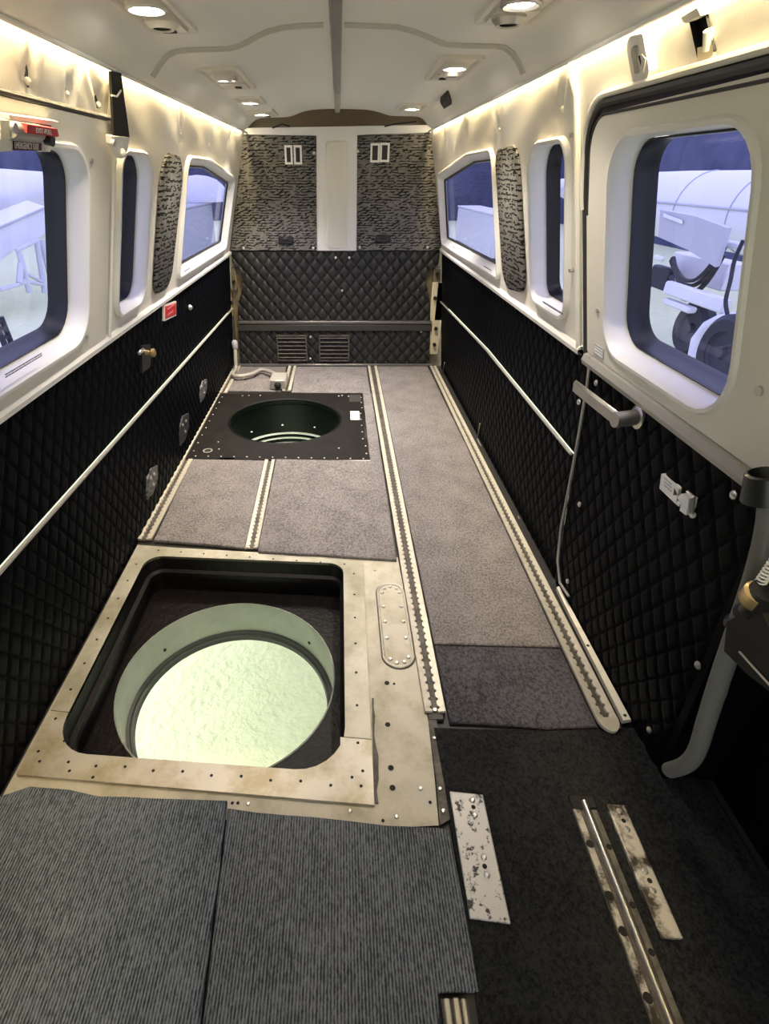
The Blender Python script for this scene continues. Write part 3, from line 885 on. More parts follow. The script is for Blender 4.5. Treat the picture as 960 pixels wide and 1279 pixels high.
# --- ceiling service panels with reading lamps
LBL = {0: 'largest ceiling service panel at upper left, nearest on the left side', 1: 'left ceiling service panel just aft of the curved moulding',
       2: 'middle small service panel in the left ceiling row', 3: 'rearmost service panel on the left of the ceiling by the bulkhead',
       4: 'largest ceiling service panel at upper right with lit lamp', 5: 'right ceiling service panel just aft of the curved moulding', 6: 'rearmost service panel on the right of the ceiling by the bulkhead'}
PSU = [(-.435, -.322, 1.22, 1.597), (-.445, -.308, 2.05, 2.47), (-.440, -.320, 2.69, 2.92), (-.445, -.318, 3.13, 3.42),
       (.298, .432, 1.20, 1.547), (.296, .420, 1.93, 2.32), (.288, .410, 2.97, 3.22)]
LAMPS = [(-.373, 1.365), (-.374, 2.20), (-.379, 2.798), (-.388, 3.25), (.352, 1.365), (.352, 2.04), (.346, 3.07)]
for k, ((x0, x1, y0, y1), (lx, ly)) in enumerate(zip(PSU, LAMPS)):
    zc0 = aft_drop(1.434 if x0 < 0 else 1.440, (y0 + y1) / 2); cx = (x0 + x1) / 2
    t = thing('service_panel', LBL[k], 'ceiling panel', (cx, (y0 + y1) / 2, zc0), 'passenger service panels in the ceiling')
    dn = lambda u, v, d: Vector((u, v, zc0 - d))
    o = round_poly(rect(x0, x1, y0, y1), .012, 4); i = round_poly(offset_poly(rect(x0, x1, y0, y1), .012), .008, 4); j = round_poly(offset_poly(rect(x0, x1, y0, y1), .018), .006, 4)
    MB().loft([[dn(u, v, -.004) for u, v in o], [dn(u, v, .009) for u, v in o], [dn(u, v, .009) for u, v in i], [dn(u, v, .004) for u, v in j]]).build('bezel', M['psu'], t)
    MB().prism(j, dn, -.002, .005).build('plate', M['psu'], t, smooth=False)
    far = y1 - (y1 - y0) * .34
    MB().prism(offset_poly(rect(x0 + .022, x1 - .022, far, y1 - .020), 0), dn, .004, .010).build('cover', M['psu'], t, smooth=False)
    MB().lathe((lx, ly, zc0 - .004), (0, 0, -1), [(.040, 0), (.040, .010), (.034, .013), (.028, .006)], 24).build('lamp_ring', M['steel'] if k in (1, 4) else M['psu'], t)
    L = MB().lathe((lx, ly, zc0 - .006), (0, 0, -1), [(.028, .0), (.026, .006), (.015, .010)], 20, cap1=True).build('lamp', M['lamp'], t)
    vy = ly + (.10 if k in (0, 4) else -.055 if k == 1 else .07)
    if k in (0, 1, 4, 5):
        vx = lx + (.0 if k in (0, 1) else .004)
        va = MB().lathe((vx, vy, zc0 - .004), (0, 0, -1), [(.036, 0), (.036, .012), (.024, .022), (.018, .020)], 20).build('air_nozzle', M['steel'] if k == 4 else M['psu'], t)
        MB().cyl((vx, vy, zc0 - .010), (0, 0, -1), .019, .010, 16).build('nozzle_hole', M['hole'], va)
    bx, by = (-.382, 1.545) if k == 0 else (cx + (.012 if x0 < 0 else -.006), y1 - (y1 - y0) * .16)
    if k != 4: MB().box((bx, by, zc0 - .011), (.030, .05, .004) if k == 0 else (.022, .030, .004)).build('call_button', M['hole'], t, smooth=False)
    spot_light('reading_lamp', (lx, ly, zc0 - .022), (0, 0, -1), SPOT_W[k], (1.0, .91, .79), 1.75, .03, 1.0)

# black square block stuck to the ceiling's right ledge
cpt = [onz(x, y, 1.432) for x, y in ((550, 120), (559, 112), (568, 121), (556, 130))]
ctr = sum(cpt, Vector()) / 4
t = thing('ceiling_sensor', 'small black square block on the right ceiling ledge', 'sensor', ctr)
mb = MB(); lo = [p + Vector((0, 0, -.02)) for p in cpt]
mb.loft([[p + Vector((0, 0, .01)) for p in cpt], lo, [ctr + (p - ctr) * .8 + Vector((0, 0, -.028)) for p in cpt]], True, True, True).build('body', M['hole'], t, angle=20)

# --- dark strap hanging from the left cove in a clamp
st = thing('strap', 'dark brown webbing strap hanging from the left ceiling edge', 'strap', UL.pt(150, 130, -.02))
path = [(143.5, 90, 6.5), (146, 120, 7.5), (149, 150, 9), (150.5, 170, 9.8)]
rg = []
for x, y, w_ in path:
    a, b = UL.pt(x - w_, y - 1, -.020), UL.pt(x + w_, y + 1, -.020)
    n = UL.n * .003
    rg.append([a - n, b - n, b + n, a + n])
MB().loft(rg, True, True, True).build('webbing', M['strap'], st, angle=20)
cl = UL.pt(149, 180, -.022)
k = [UL.hit(x, y, -.032) for x, y in ((139, 170), (161, 172), (160, 186), (155, 197), (150, 198), (146, 190), (140, 180))]
c_ = MB().prism(k, lambda u, v, d: UL.at(u, v, d), -.018, -.032).build('clamp', M['bezel'], st, angle=30)
MB().cyl(UL.pt(140, 178, -.034), -UL.n, .007, .006, 10).build('clamp_screw', M['steel'], c_)
MB().sphere(UL.pt(152.5, 191, -.036), .010, 6).build('clamp_boss', M['bezel'], c_)
MB().tube([UL.pt(139, 119, -.026), UL.pt(146, 120.5, -.030), UL.pt(151, 113, -.026)], .002, 6).build('white_thread', M['white'], st)

# --- emergency exit handle over the left window
D = -.022
eh = thing('exit_handle', 'red exit pull lever in a cream housing over the left window', 'handle', UL.pt(40, 165, D))
def UV(px, d=D): return [UL.hit(x, y, d) for x, y in px]
am = lambda u, v, d: UL.at(u, v, d)
MB().prism(UV([(-6, 148), (10, 149), (10, 172), (-6, 173)]), am, .0, -.030).build('housing_end', M['vinyl'], eh, smooth=False)
MB().prism(UV([(6, 142), (70, 151), (72, 157), (8, 148)]), am, .0, -.028).build('housing_top', M['vinyl'], eh, smooth=False)
MB().prism(UV([(8, 150), (72, 158), (72, 176), (8, 172)]), am, .0, -.010).build('housing_back', M['fabric_void'], eh, smooth=False)
MB().prism(UV([(-8, 173), (5, 173), (9, 176), (9, 187), (-8, 188)]), am, .0, -.030).build('latch_block', M['bezel'], eh, smooth=False)
MB().prism(UV([(16, 170), (58, 173), (70, 174), (64, 190), (52, 190), (50, 188), (16, 187)]), am, .004, -.020).build('lower_bracket', M['bezel'], eh, smooth=False)
MB().cyl(UL.at(*UV([(12, 161)], -.03)[0], -.03), UL.at(*UV([(36, 164)], -.03)[0], -.03) - UL.at(*UV([(12, 161)], -.03)[0], -.03), .0125, .10, 14).build('spindle', M['rail'], eh)
MB().cyl(UL.at(*UV([(15, 159)], -.04)[0], -.040), -UL.n, .008, .006, 12).build('spindle_bolt', M['steel'], eh)
lv = MB().prism(UV([(33, 155), (71, 161), (73, 170), (70, 171), (33, 166)], -.045), am, -.030, -.046).build('lever', M['red'], eh, smooth=False)
MB().cyl(UL.at(*UV([(62, 174)], -.028)[0], -.020), -UL.n, .011, .014, 10).build('lever_stop', M['black'], eh)
u, v = UV([(55.5, 164.5)], -.047)[0]; y_, s_ = Vector((0, 1, 0)), UL.s
pA, pB = UV([(34, 160.5)], -.047)[0], UV([(72, 166)], -.047)[0]
td = UL.at(*pB, -.047) - UL.at(*pA, -.047); sd = (UL.n * -1).cross(td)
text('lettering', 'EXIT-PULL', .011, UL.at(u, v, -.0466), td, sd, M['white'], lv, width=td.length * .52)
pl = MB().prism(UV([(16.5, 176), (51, 179), (51, 188), (16.5, 187.5)], -.021), am, -.012, -.0225).build('placard', M['maroon'], eh, smooth=False)
u, v = UV([(34, 181.2)], -.023)[0]
g0, g1 = UV([(18.5, 181.5)], -.023)[0], UV([(48.5, 184)], -.023)[0]
TD = UL.at(*g1, 0) - UL.at(*g0, 0)
text('lettering', 'EMERGENCY EXIT', .014, (UL.at(*g0, -.0228) + UL.at(*g1, -.0228)) / 2, TD, (UL.n * -1).cross(TD), M['white'], pl, width=TD.length)

# --- small fittings on the left quilted wall
rp = thing('placard', 'small red rectangular placard on the left quilted wall', 'sign', LL.pt(211, 388))
q = [LL.hit(x, y, -.008) for x, y in ((204.5, 381), (219.5, 376), (219.5, 394), (205, 401))]
f_ = MB().prism(q, lambda u, v, d: LL.at(u, v, d), 0, -.010).build('frame', M['psu'], rp, smooth=False)
MB().prism(offset_poly(q, .007), lambda u, v, d: LL.at(u, v, d), -.008, -.0115).build('plate', M['red'], rp, smooth=False)
fp = MB(); uc = sum(p[0] for p in q) / 4; vc = sum(p[1] for p in q) / 4
for r_ in range(2): fp.prism(rect(uc - .05, uc + .05 - .02 * r_, vc + .012 - .022 * r_, vc + .018 - .022 * r_), lambda u, v, d: LL.at(u, v, d), -.0115, -.0120)
fp.build('print', mat('faded_red', (.62, .22, .20), .6), rp, smooth=False)
la = thing('wall_latch', 'small brass latch knob on a black plate on the left wall', 'latch', LL.pt(181, 445))
q = [LL.hit(x, y, -.008) for x, y in ((176, 432), (187, 430), (187, 458), (177, 466))]
MB().prism(q, lambda u, v, d: LL.at(u, v, d), .0, -.011).build('plate', M['black'], la, smooth=False)
MB().lathe(LL.pt(181, 440, -.010), -LL.n, [(.010, 0), (.008, .018), (.015, .024), (.015, .034), (.008, .038)], 14, cap1=True).build('knob', M['brass'], la)
MB().box(LL.pt(176, 439, -.020), (.012, .05, .012), bev=.003).build('lever', M['steel'], la)
hk = thing('wall_stud', 'small round bright stud on the left wall beside the red placard', 'stud', LL.pt(236, 384))
MB().lathe(LL.pt(236, 384, -.006), -LL.n, [(.013, 0), (.013, .006), (.006, .016)], 12, cap1=True).build('head', M['steel'], hk)
for k, (x, y, lab, cat, m) in enumerate([(190, 601, 'worn grey wall patch low on the left wall, nearest of three', 'patch', 'outgrey'), (230, 535, 'dark perforated plate low on the left wall, middle of three', 'patch', 'slot'), (254, 487, 'pale worn wall patch low on the left wall, farthest of three', 'patch', 'outgrey')]):
    w_, h_ = (6.5, 17) if k == 0 else (5.5, 17) if k == 1 else (4, 12)
    o = thing('outlet_plate', lab, cat, LL.pt(x, y), 'outlet plates along the left wall')
    q = [LL.hit(x + a * w_, y + b * h_ - a * w_ * 1.0, -.008) for a, b in ((-1, -.4), (-.3, -1), (1, -.8), (1, .2), (.2, .9), (-.9, 1))]
    MB().prism(q, lambda u, v, d: LL.at(u, v, d), 0, -.010).build('plate', mat('patch_%s' % ('near', 'middle', 'far')[k], (.16, .155, .15) if k != 1 else (.04, .04, .04), .6, alt=(.03, .03, .03), scale=60, lo=.45, hi=.5), o, smooth=False)
    for dx, dy in ((-2, -4), (1, 4), (2, -9)): shared('screw', WLX, LL.pt(x + dx, y + dy, -.010), o)

# --- fittings on the right header above the door
bz = thing('wall_vent_bezel', 'cream plastic bezel with an open slot above the door', 'bezel', UR.pt(801, 75))
q = [UR.hit(x, y, -.006) for x, y in ((785, 45), (808, 40), (819, 98), (796, 104))]
o_ = round_poly(q, .012, 5); i_ = round_poly(offset_poly(q, .014), .010, 5)
MB().loft([[UR.at(u, v, .002) for u, v in o_], [UR.at(u, v, -.014) for u, v in o_], [UR.at(u, v, -.016) for u, v in i_], [UR.at(u, v, -.008) for u, v in i_]], True, False, True).build('frame', M['psu'], bz, angle=30)
MB().prism([UR.hit(x, y, -.010) for x, y in ((796, 70), (800, 69), (804, 86), (801, 88))], lambda u, v, d: UR.at(u, v, d), -.007, -.0095).build('slot', M['hole'], bz, smooth=False)
MB().prism([UR.hit(x, y, -.010) for x, y in ((798, 52), (804, 50), (807, 62), (800, 64))], lambda u, v, d: UR.at(u, v, d), -.007, -.010).build('ramp', M['headliner'], bz, smooth=False)
MB().prism([UR.hit(x, y, -.012) for x, y in ((804, 67), (809, 73), (806, 90), (803, 84))], lambda u, v, d: UR.at(u, v, d), -.007, -.016).build('catch', M['psu'], bz, smooth=False)
op = thing('header_socket', 'open rectangular hole in the header with a loose fitting inside', 'socket', UR.pt(879, 45))
oq = HOLE_R; cy_, cs_ = sum(p[0] for p in oq) / 4, sum(p[1] for p in oq) / 4
MB().loft([[UR.at(u, v, -.003) for u, v in oq], [UR.at(u, v, .010) for u, v in oq]], True, False, True).build('recess', M['hole'], op, smooth=False)
MB().prism([UR.hit(x, y, -.002) for x, y in ((858, 20), (879, 7), (884, 17), (863, 27))], lambda u, v, d: UR.at(u, v, d), .004, -.012).build('flap', M['vinyl'], op, smooth=False)
MB().prism([UR.hit(x, y, 0) for x, y in ((873, 59), (892, 55), (893, 72), (873, 78))], lambda u, v, d: UR.at(u, v, d), .010, -.003).build('block', M['ivory'], op, smooth=False)
MB().cyl(UR.pt(883, 62, -.002), UR.pt(884, 40, -.008) - UR.pt(883, 62, -.002), .0062, .024, 14).build('tube', M['bezel'], op)

# --- placard and latch box on the door
dp = thing('door_placard', 'white placard with a black arrow on the quilted door', 'sign', LR.pt(837, 610))
q = [LR.hit(x, y, -.010) for x, y in ((827.5, 591.5), (849, 610.5), (846, 630), (825, 610))]
MB().prism(q, lambda u, v, d: LR.at(u, v, d), -.004, -.013).build('plate', M['white'], dp, smooth=False)
MB().prism([LR.hit(x, y, -.0134) for x, y in ((842, 610), (845.5, 618.5), (840.5, 618.5))], lambda u, v, d: LR.at(u, v, d), -.0125, -.0138).build('arrow', M['black'], dp, smooth=False)
mb = MB()
for i_ in range(3):
    a = LR.hit(829 + .5, 596 + 4.6 * i_, -.0134); b = LR.hit(838.5, 604 + 4.6 * i_, -.0134)
    mb.prism([(a[0], a[1]), (b[0], b[1]), (b[0], b[1] - .003), (a[0], a[1] - .003)], lambda u, v, d: LR.at(u, v, d), -.0125, -.0136)
mb.build('print', M['outgrey'], dp, smooth=False)
lb = thing('door_lock', 'small white latch box with round studs on the quilted door', 'latch', LR.pt(859, 628))
MB().prism([LR.hit(x, y, -.010) for x, y in ((852, 621), (857, 616), (867, 622), (863, 643), (855, 637), (857, 629))], lambda u, v, d: LR.at(u, v, d), -.004, -.020).build('box', M['white'], lb, smooth=False)
MB().tube([LR.pt(x, y, -.022) for x, y in ((858, 614), (867, 621), (864, 642))], .003, 6).build('rim', M['steel'], lb)
MB().tube([LR.pt(x, y, -.014) for x, y in ((850, 629), (856, 634))], .0035, 6).build('rod', M['steel'], lb)
for x, y in ((849, 629), (865, 643.5)): MB().sphere(LR.pt(x, y, -.016), .006, 6).build('stud', M['white'], lb)

# --- hose with funnel, and the coiled-cord connector at the right edge
hs = thing('relief_hose', 'thick grey hose with a black funnel beside the door', 'hose', onz(838, 972))
hp = [LR.pt(x, y, -.05) for x, y in ((958, 628), (955, 660), (947, 700), (932, 750), (915, 800), (898, 850), (882, 900), (870, 938), (856, 955), (836, 962))]
def smooth_path(p, k=4):
    out = []
    for i in range(len(p) - 1):
        a, b, c, d = p[max(i - 1, 0)], p[i], p[i + 1], p[min(i + 2, len(p) - 1)]
        for j in range(k):
            t_ = j / k
            out.append(.5 * ((2 * b) + (c - a) * t_ + (2 * a - 5 * b + 4 * c - d) * t_ * t_ + (3 * b - a - 3 * c + d) * t_ ** 3))
    return out + [p[-1]]
hs_pts = smooth_path(hp)
MB().tube(hs_pts, [.0115 + .0035 * min(1, i / 18) for i in range(len(hs_pts))], 14).build('tube', M['hose'], hs)
top = LR.pt(949, 606, -.05)
MB().lathe(LR.pt(956, 624, -.050), LR.pt(958, 590, -.056) - LR.pt(956, 624, -.050), [(.016, -.006), (.030, .0), (.026, .040), (.022, .042), (.012, .020)], 24, cap0=True, cap1=True).build('funnel', M['blackplastic'], hs)
MB().lathe(LR.pt(921, 778, -.05), LR.pt(915, 800, -.05) - LR.pt(921, 778, -.05), [(.0125, -.01), (.018, -.004), (.018, .006), (.0135, .012)], 16).build('clip', M['blackplastic'], hs)
cn = thing('headset_connector', 'brass collared black connector with a coiled cord by the hose', 'connector', LR.pt(945, 770, -.05))
MB().lathe(LR.pt(938, 764, -.09), LR.pt(968, 728, -.09) - LR.pt(938, 764, -.09), [(.006, -.004), (.016, 0), (.018, .020), (.020, .022), (.020, .05)], 20, cap0=True, cap1=True).build('barrel', M['blackplastic'], cn)
MB().lathe(LR.pt(942, 752, -.092), LR.pt(968, 728, -.09) - LR.pt(938, 764, -.09), [(.0185, .0), (.021, .004), (.021, .022), (.017, .026)], 20).build('collar', M['brass'], cn)
MB().lathe(LR.pt(931, 764, -.085), (-1, -.3, .2), [(.006, -.004), (.012, 0), (.012, .010), (.006, .012)], 14, cap0=True, cap1=True).build('plug', M['outdark'], cn)
a, b = LR.pt(949, 728, -.09), LR.pt(975, 690, -.09); hx = []
t_ = (b - a).normalized(); u_ = t_.orthogonal().normalized(); w_ = t_.cross(u_)
for i in range(120):
    f = i / 119; th = f * 2 * PI * 10
    hx.append(a + (b - a) * f + (u_ * math.cos(th) + w_ * math.sin(th)) * .006)
MB().tube(hx, .0016, 5).build('coiled_cord', M['white'], cn)
cn2 = LR.pt(940, 800, -.045)
MB().prism([LR.hit(x, y, -.08) for x, y in ((925, 775), (965, 755), (990, 800), (990, 870), (950, 840), (921, 812))], lambda u, v, d: LR.at(u, v, d), -.074, -.100).build('connector_block', M['hole'], cn, smooth=False)
MB().tube([LR.pt(923, 814, -.1021), LR.pt(962, 857, -.1021)], .0016, 6).build('bright_edge', M['rail'], cn)
MB().tube([LR.pt(918, 828, -.012), LR.pt(905, 870, -.012), LR.pt(884, 915, -.012)], .002, 6).build('thin_cable', M['outgrey'], cn)

# --- grey box with cable at the far left of the floor
gb = thing('junction_box', 'small pale metal box with a black knob on the far carpet', 'box', onz(345, 488, .004))
p = onz(337, 487, .004)
bw = onz(356, 487, .004) - p; dep = .16
mb = MB().box((p.x + .052, p.y + dep / 2, .036), (.104, dep, .062), bev=.006); mb.build('body', M['rail'], gb)
MB().lathe((p.x + .052, p.y, .034), (0, -1, 0), [(.022, 0), (.022, .006), (.016, .010), (.014, .022), (.006, .026)], 16, cap1=True).build('knob', M['black'], gb)
cb = [(285, 436), (284, 450), (284, 461), (288, 468), (300, 470), (315, 467), (328, 462), (340, 459)]
pts = [onz(x, y, .03) for x, y in cb[2:]]; pts = [Vector((pts[0].x, pts[0].y + .06, .16)), Vector((pts[0].x, pts[0].y + .03, .09))] + pts[:-1] + [Vector((p.x + .052, p.y + dep - .01, .045))]
pts = [Vector((max(q.x, -.715), min(q.y, YB - .03), q.z)) for q in pts]
MB().tube(smooth_path(pts, 4), .013, 10).build('cable', M['rail'], gb)
MB().lathe(pts[0], (0, 0, 1), [(.015, -.01), (.02, 0), (.02, .04), (.012, .05)], 12, cap1=True).build('cable_gland', M['outgrey'], gb)

# ================================================================== FLOOR
def slab(name, label, px, z1, m, thick=.010, cat='carpet', group=None, world=None, curl=None):
    poly = world or P2(px, 0)
    mb = MB().prism(poly, flat(0), z1 - thick, z1)
    o = mb.build(name, m, smooth=False)
    return tagit(o, label, cat, group)


def jag(a, b, n, amp, seed):
    rnd = random.Random(seed); out = []
    for k in range(n + 1):
        f = k / n; e = 0 if k in (0, n) else rnd.uniform(-amp, amp)
        out.append((a[0] + (b[0] - a[0]) * f, a[1] + (b[1] - a[1]) * f + e))
    return out


# carpets, back to front
def carpet(name, label, world, z1, m, thick=.010, group='cabin floor carpets'):
    """pile slab with a softly rounded upper edge, subdivided along its outline"""
    P = []
    n = len(world)
    for k in range(n):
        a, b = Vector(world[k]), Vector(world[(k + 1) % n]); q = max(1, int((b - a).length / .06))
        for j in range(q): P.append(tuple(a + (b - a) * (j / q)))
    rnd = random.Random(len(P) + int(z1 * 1e5))
    P = [(x + rnd.uniform(-.0015, .0015), y + rnd.uniform(-.0015, .0015)) for x, y in P]
    mb = MB().loft([[(x, y, z1 - thick) for x, y in P], [(x, y, z1 - .003) for x, y in P], [(x, y, z1) for x, y in offset_poly(P, .003)]], True, True, True)
    o = mb.build(name, m, angle=35)
    return tagit(o, label, 'carpet', group)


carpet('floor_carpet', 'small taupe carpet piece under the pale box by the bulkhead', [(-.706, 3.17), (-.372, 3.16), (-.376, 3.665), (-.706, 3.665)], .002, M['carpet'])
carpet('floor_carpet', 'taupe carpet piece behind the black plate, between two seat tracks', [(-.300, 3.14), (.20, 3.125), (.20, 3.665), (-.306, 3.665)], .002, M['carpet'])
carpet('floor_carpet', 'taupe carpet piece left of the short track, in front of the black plate', [(-.698, 1.556), (-.5, 1.53), (-.346, 1.506), (-.356, 2.20), (-.708, 2.215)], .006, M['carpet'], .012)
carpet('floor_carpet', 'wide taupe carpet piece between short track and centre track', [(-.296, 1.482), (.0, 1.455), (.207, 1.434), (.205, 3.10), (.150, 3.115), (.150, 2.19), (-.303, 2.205)], .010, M['carpet'], .016)
carpet('floor_carpet', 'long taupe aisle carpet right of the centre track', [(.280, 1.047), (.646, 1.034), (.648, 2.4), (.640, 3.665), (.276, 3.665)], .004, M['carpet'], .014)
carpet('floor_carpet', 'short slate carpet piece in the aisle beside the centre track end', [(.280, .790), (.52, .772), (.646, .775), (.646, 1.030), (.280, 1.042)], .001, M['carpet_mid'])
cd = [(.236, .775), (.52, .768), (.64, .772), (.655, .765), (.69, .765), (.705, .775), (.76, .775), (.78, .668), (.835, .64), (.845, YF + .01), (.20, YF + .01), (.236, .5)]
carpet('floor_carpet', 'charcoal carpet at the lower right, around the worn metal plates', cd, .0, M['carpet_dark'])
carpet('ribbed_mat', 'ribbed blue-grey mat at the lower left corner', [(-.745, .598), (-.69, .622), (-.60, .615), (-.527, .600), (-.40, .596), (-.243, .589), (-.2325, .40), (-.222, .22), (-.20, -.2), (-.16, YF + .02), (-.745, YF + .02)], .013, M['ribbed'], .013, 'ribbed front mats')
carpet('ribbed_mat', 'ribbed grey mat at the bottom centre, overlapped by the left mat', [(-.2415, .576), (.003, .552), (.10, .542), (.206, .538), (.232, .531), (.235, .40), (.236, .279), (.166, .279), (.160, .22), (.150, YF + .02), (-.157, YF + .02), (-.197, -.2), (-.219, .22), (-.2295, .40)], .006, M['ribbed2'], .012, 'ribbed front mats')


# --- seat tracks: channel, two lips with scalloped inner edges, studs
def seat_track(label, xa, xb, y0, y1, m=M['track'], ztop=.009, pitch=.0254, inset=.010, xa1=None, xb1=None):
    """xa..xb left and right edges; scallops along the inner edges of both lips"""
    xa1 = xa if xa1 is None else xa1; xb1 = xb if xb1 is None else xb1
    t = thing('seat_track', label, 'rail', ((xa + xb) / 2, y0, FZ), 'floor seat tracks')
    X = lambda x, y: x + ((xa1 - xa) * (y - y0) / (y1 - y0) if x <= (xa + xb) / 2 else (xb1 - xb) * (y - y0) / (y1 - y0))
    w = xb - xa; lip = w * .36
    MB().loft([[(X(a, y), y, z) for a, z in ((xa, FZ), (xa, .000), (xb, .000), (xb, FZ))] for y in (y0, y1)], True, True, True).build('channel', M['slot'], t, smooth=False)
    for sgn in (-1, 1):
        outer = xa if sgn < 0 else xb; inner = outer - sgn * lip
        ys = []; n = max(2, int((y1 - y0) / pitch))
        pts = [(y0, 0)]
        for k in range(n):
            yc = y0 + (k + .5) * (y1 - y0) / n
            for a in (-1, -.5, 0, .5, 1): pts.append((yc + a * .006, .0055 * (1 - a * a) if abs(a) < 1 else 0))
        pts.append((y1, 0))
        rings = []
        for y, e in pts:
            xo, xi = X(outer, y), X(inner + sgn * e, y)
            rings.append([(xo, y, .0), (xo, y, ztop - .001), (xo - sgn * .001, y, ztop), (xi, y, ztop - .002), (xi, y, .0)])
        MB().loft(rings, True, True, True).build('track_lip', m, t, angle=30)
    return t


seat_track('seat track along the foot of the left wall, in front of the black plate', -.765, -.706, 1.56, 2.212)
seat_track('seat track by the left wall at the bulkhead, under the cable', -.765, -.706, 3.125, 3.665)
tagit(MB().box((-.757, 2.668, .0), (.016, .90, .014), bev=.003).build('edge_strip', M['track']), 'thin cream strip between the black plate and the left wall', 'strip')
seat_track('short seat track in front of the black plate, left of centre', -.344, -.298, 1.505, 2.205, xa1=-.356, xb1=-.308)
seat_track('shortest seat track piece beside the pale box by the bulkhead', -.362, -.306, 3.16, 3.665)
ct = seat_track('long centre seat track running from the bulkhead to the inspection cover', .220, .273, .815, 3.665, xa1=.208, xb1=.274)
MB().cyl((.2465, .822, .000), (0, 0, 1), .005, .006, 10).build('end_bolt', M['screw'], ct)
MB().box((.2465, .806, -.004), (.04, .02, .008), bev=.002).build('end_block', M['dark_trim'], ct)
rt = seat_track('long seat track along the right wall ending in a rounded cap', .649, .702, .797, 3.665, xb1=.699, xa1=.655)
mb = MB(); n = 12
mb.prism([(.6755 + .0265 * math.cos(PI + PI * k / n), .797 + .040 * math.sin(PI + PI * k / n)) for k in range(n + 1)], flat(0), 0, .009); mb.build('end_cap', M['track'], rt, smooth=False)
ss = thing('door_sill_strip', 'cream metal sill strip along the door foot beside the right track', 'strip', (.722, 1.0, 0))
MB().loft([[(x, y, z) for x, z in ((.712 + e, -.004), (.712 + e, .010), (.730, .014), (.734, .004))] for y, e in ((.787, .0), (.95, .003), (1.1, .005), (1.20, .006), (1.285, .010))], True, True, True).build('strip', M['track'], ss, angle=30)
for y in (.80, 1.03): MB().cyl((.722, y, .010), (0, 0, 1), .004, .003, 8).build('screw', M['hole'], ss)
# narrow edge rail between the black plate and the left wall is covered by the left track

# near right track with a bright round cover bar
nt = thing('seat_track', 'front right seat track with a bright round cover bar', 'rail', (.53, .3, 0), 'floor seat tracks')
MB().box((.531, .02, .0005), (.052, 1.14, .006)).build('channel', M['slot'], nt, smooth=False)
MB().loft([[(x, y, z) for x, z in ((.507, .0), (.507, .007), (.520, .006), (.520, .0))] for y in (-.55, .575)], True, True, True).build('left_flange', M['brown_plate'], nt, smooth=False)
MB().loft([[(.5345 + .0075 * math.cos(PI * k / 8), y, .002 + .013 * math.sin(PI * k / 8)) for k in range(9)] for y in (-.55, .590)], False).build('cover_bar', M['steel'], nt)
MB().loft([[(x, y, z) for x, z in ((.545, .0), (.545, .006), (.557, .005), (.557, .0))] for y in (-.55, .585)], True, True, True).build('right_flange', mat('dull_flange', (.24, .22, .20), .5, .3, alt=(.10, .09, .08), scale=30), nt, smooth=False)
for y in (.505, .415, .36, .27): MB().lathe((.514, y, .0065), (0, 0, 1), [(.008, 0), (.007, .002), (.003, .002)], 10, cap1=True).build('bolt_hole', M['hole'], nt)
for y in (.50, .40, .33): MB().lathe((.551, y, .0055), (0, 0, 1), [(.006, 0), (.005, .002), (.002, .002)], 10, cap1=True).build('bolt_hole', M['hole'], nt)
MB().box((.533, .588, .004), (.055, .030, .010), bev=.003).build('end_pocket', M['hole'], nt)
bt = thing('seat_track', 'short bright track end at the bottom edge beside the ribbed mat', 'rail', (.192, .1, 0), 'floor seat tracks')
for x0, x1, z in ((.174, .184, .006), (.188, .199, .011), (.203, .211, .006)):
    MB().box(((x0 + x1) / 2, -.16, z / 2 - .003), (x1 - x0, .86, z + .006), bev=.002).build('ridge', M['steel'] if z > .01 else M['track'], bt)
MB().box((.1925, -.16, -.002), (.044, .86, .005)).build('channel', M['slot'], bt, smooth=False)


# --- loose worn plates on the dark carpet
def worn_plate(label, px, m, holes, screws):
    poly = P2(px, .006); c = sum((Vector((x, y, 0)) for x, y in poly), Vector()) / 4
    t = thing('metal_plate', label, 'plate', (c.x, c.y, 0), 'worn metal plates on the dark carpet')
    mb = MB().loft([[(x, y, .0) for x, y in poly], [(x, y, .0075) for x, y in poly], [(x, y, .009) for x, y in offset_poly(poly, .003)]], True, True, True)
    mb.build('plate', m, t, angle=20)
    for x, y in holes: shared('hole', RIVET_MID, onz(x, y, .009), t)
    for x, y in screws: shared('screw', SCREW_MID, onz(x, y, .009), t)


worn_plate('larger worn pale metal plate beside the ribbed mat', [(561.5, 989), (602.5, 993), (637, 1153), (587, 1146)], M['white_plate'], [(591, 1008), (605, 1082)], [(589.5, 999.5), (592.5, 1018), (604, 1071), (607.5, 1093)])
worn_plate('narrow rust-stained metal plate right of the round cover bar', [(757, 1005), (779, 1006), (852, 1172), (825, 1172)], M['brown_plate'], [(778.5, 1025), (811, 1100)], [(773, 1013), (783, 1036), (805, 1088), (815, 1112)])

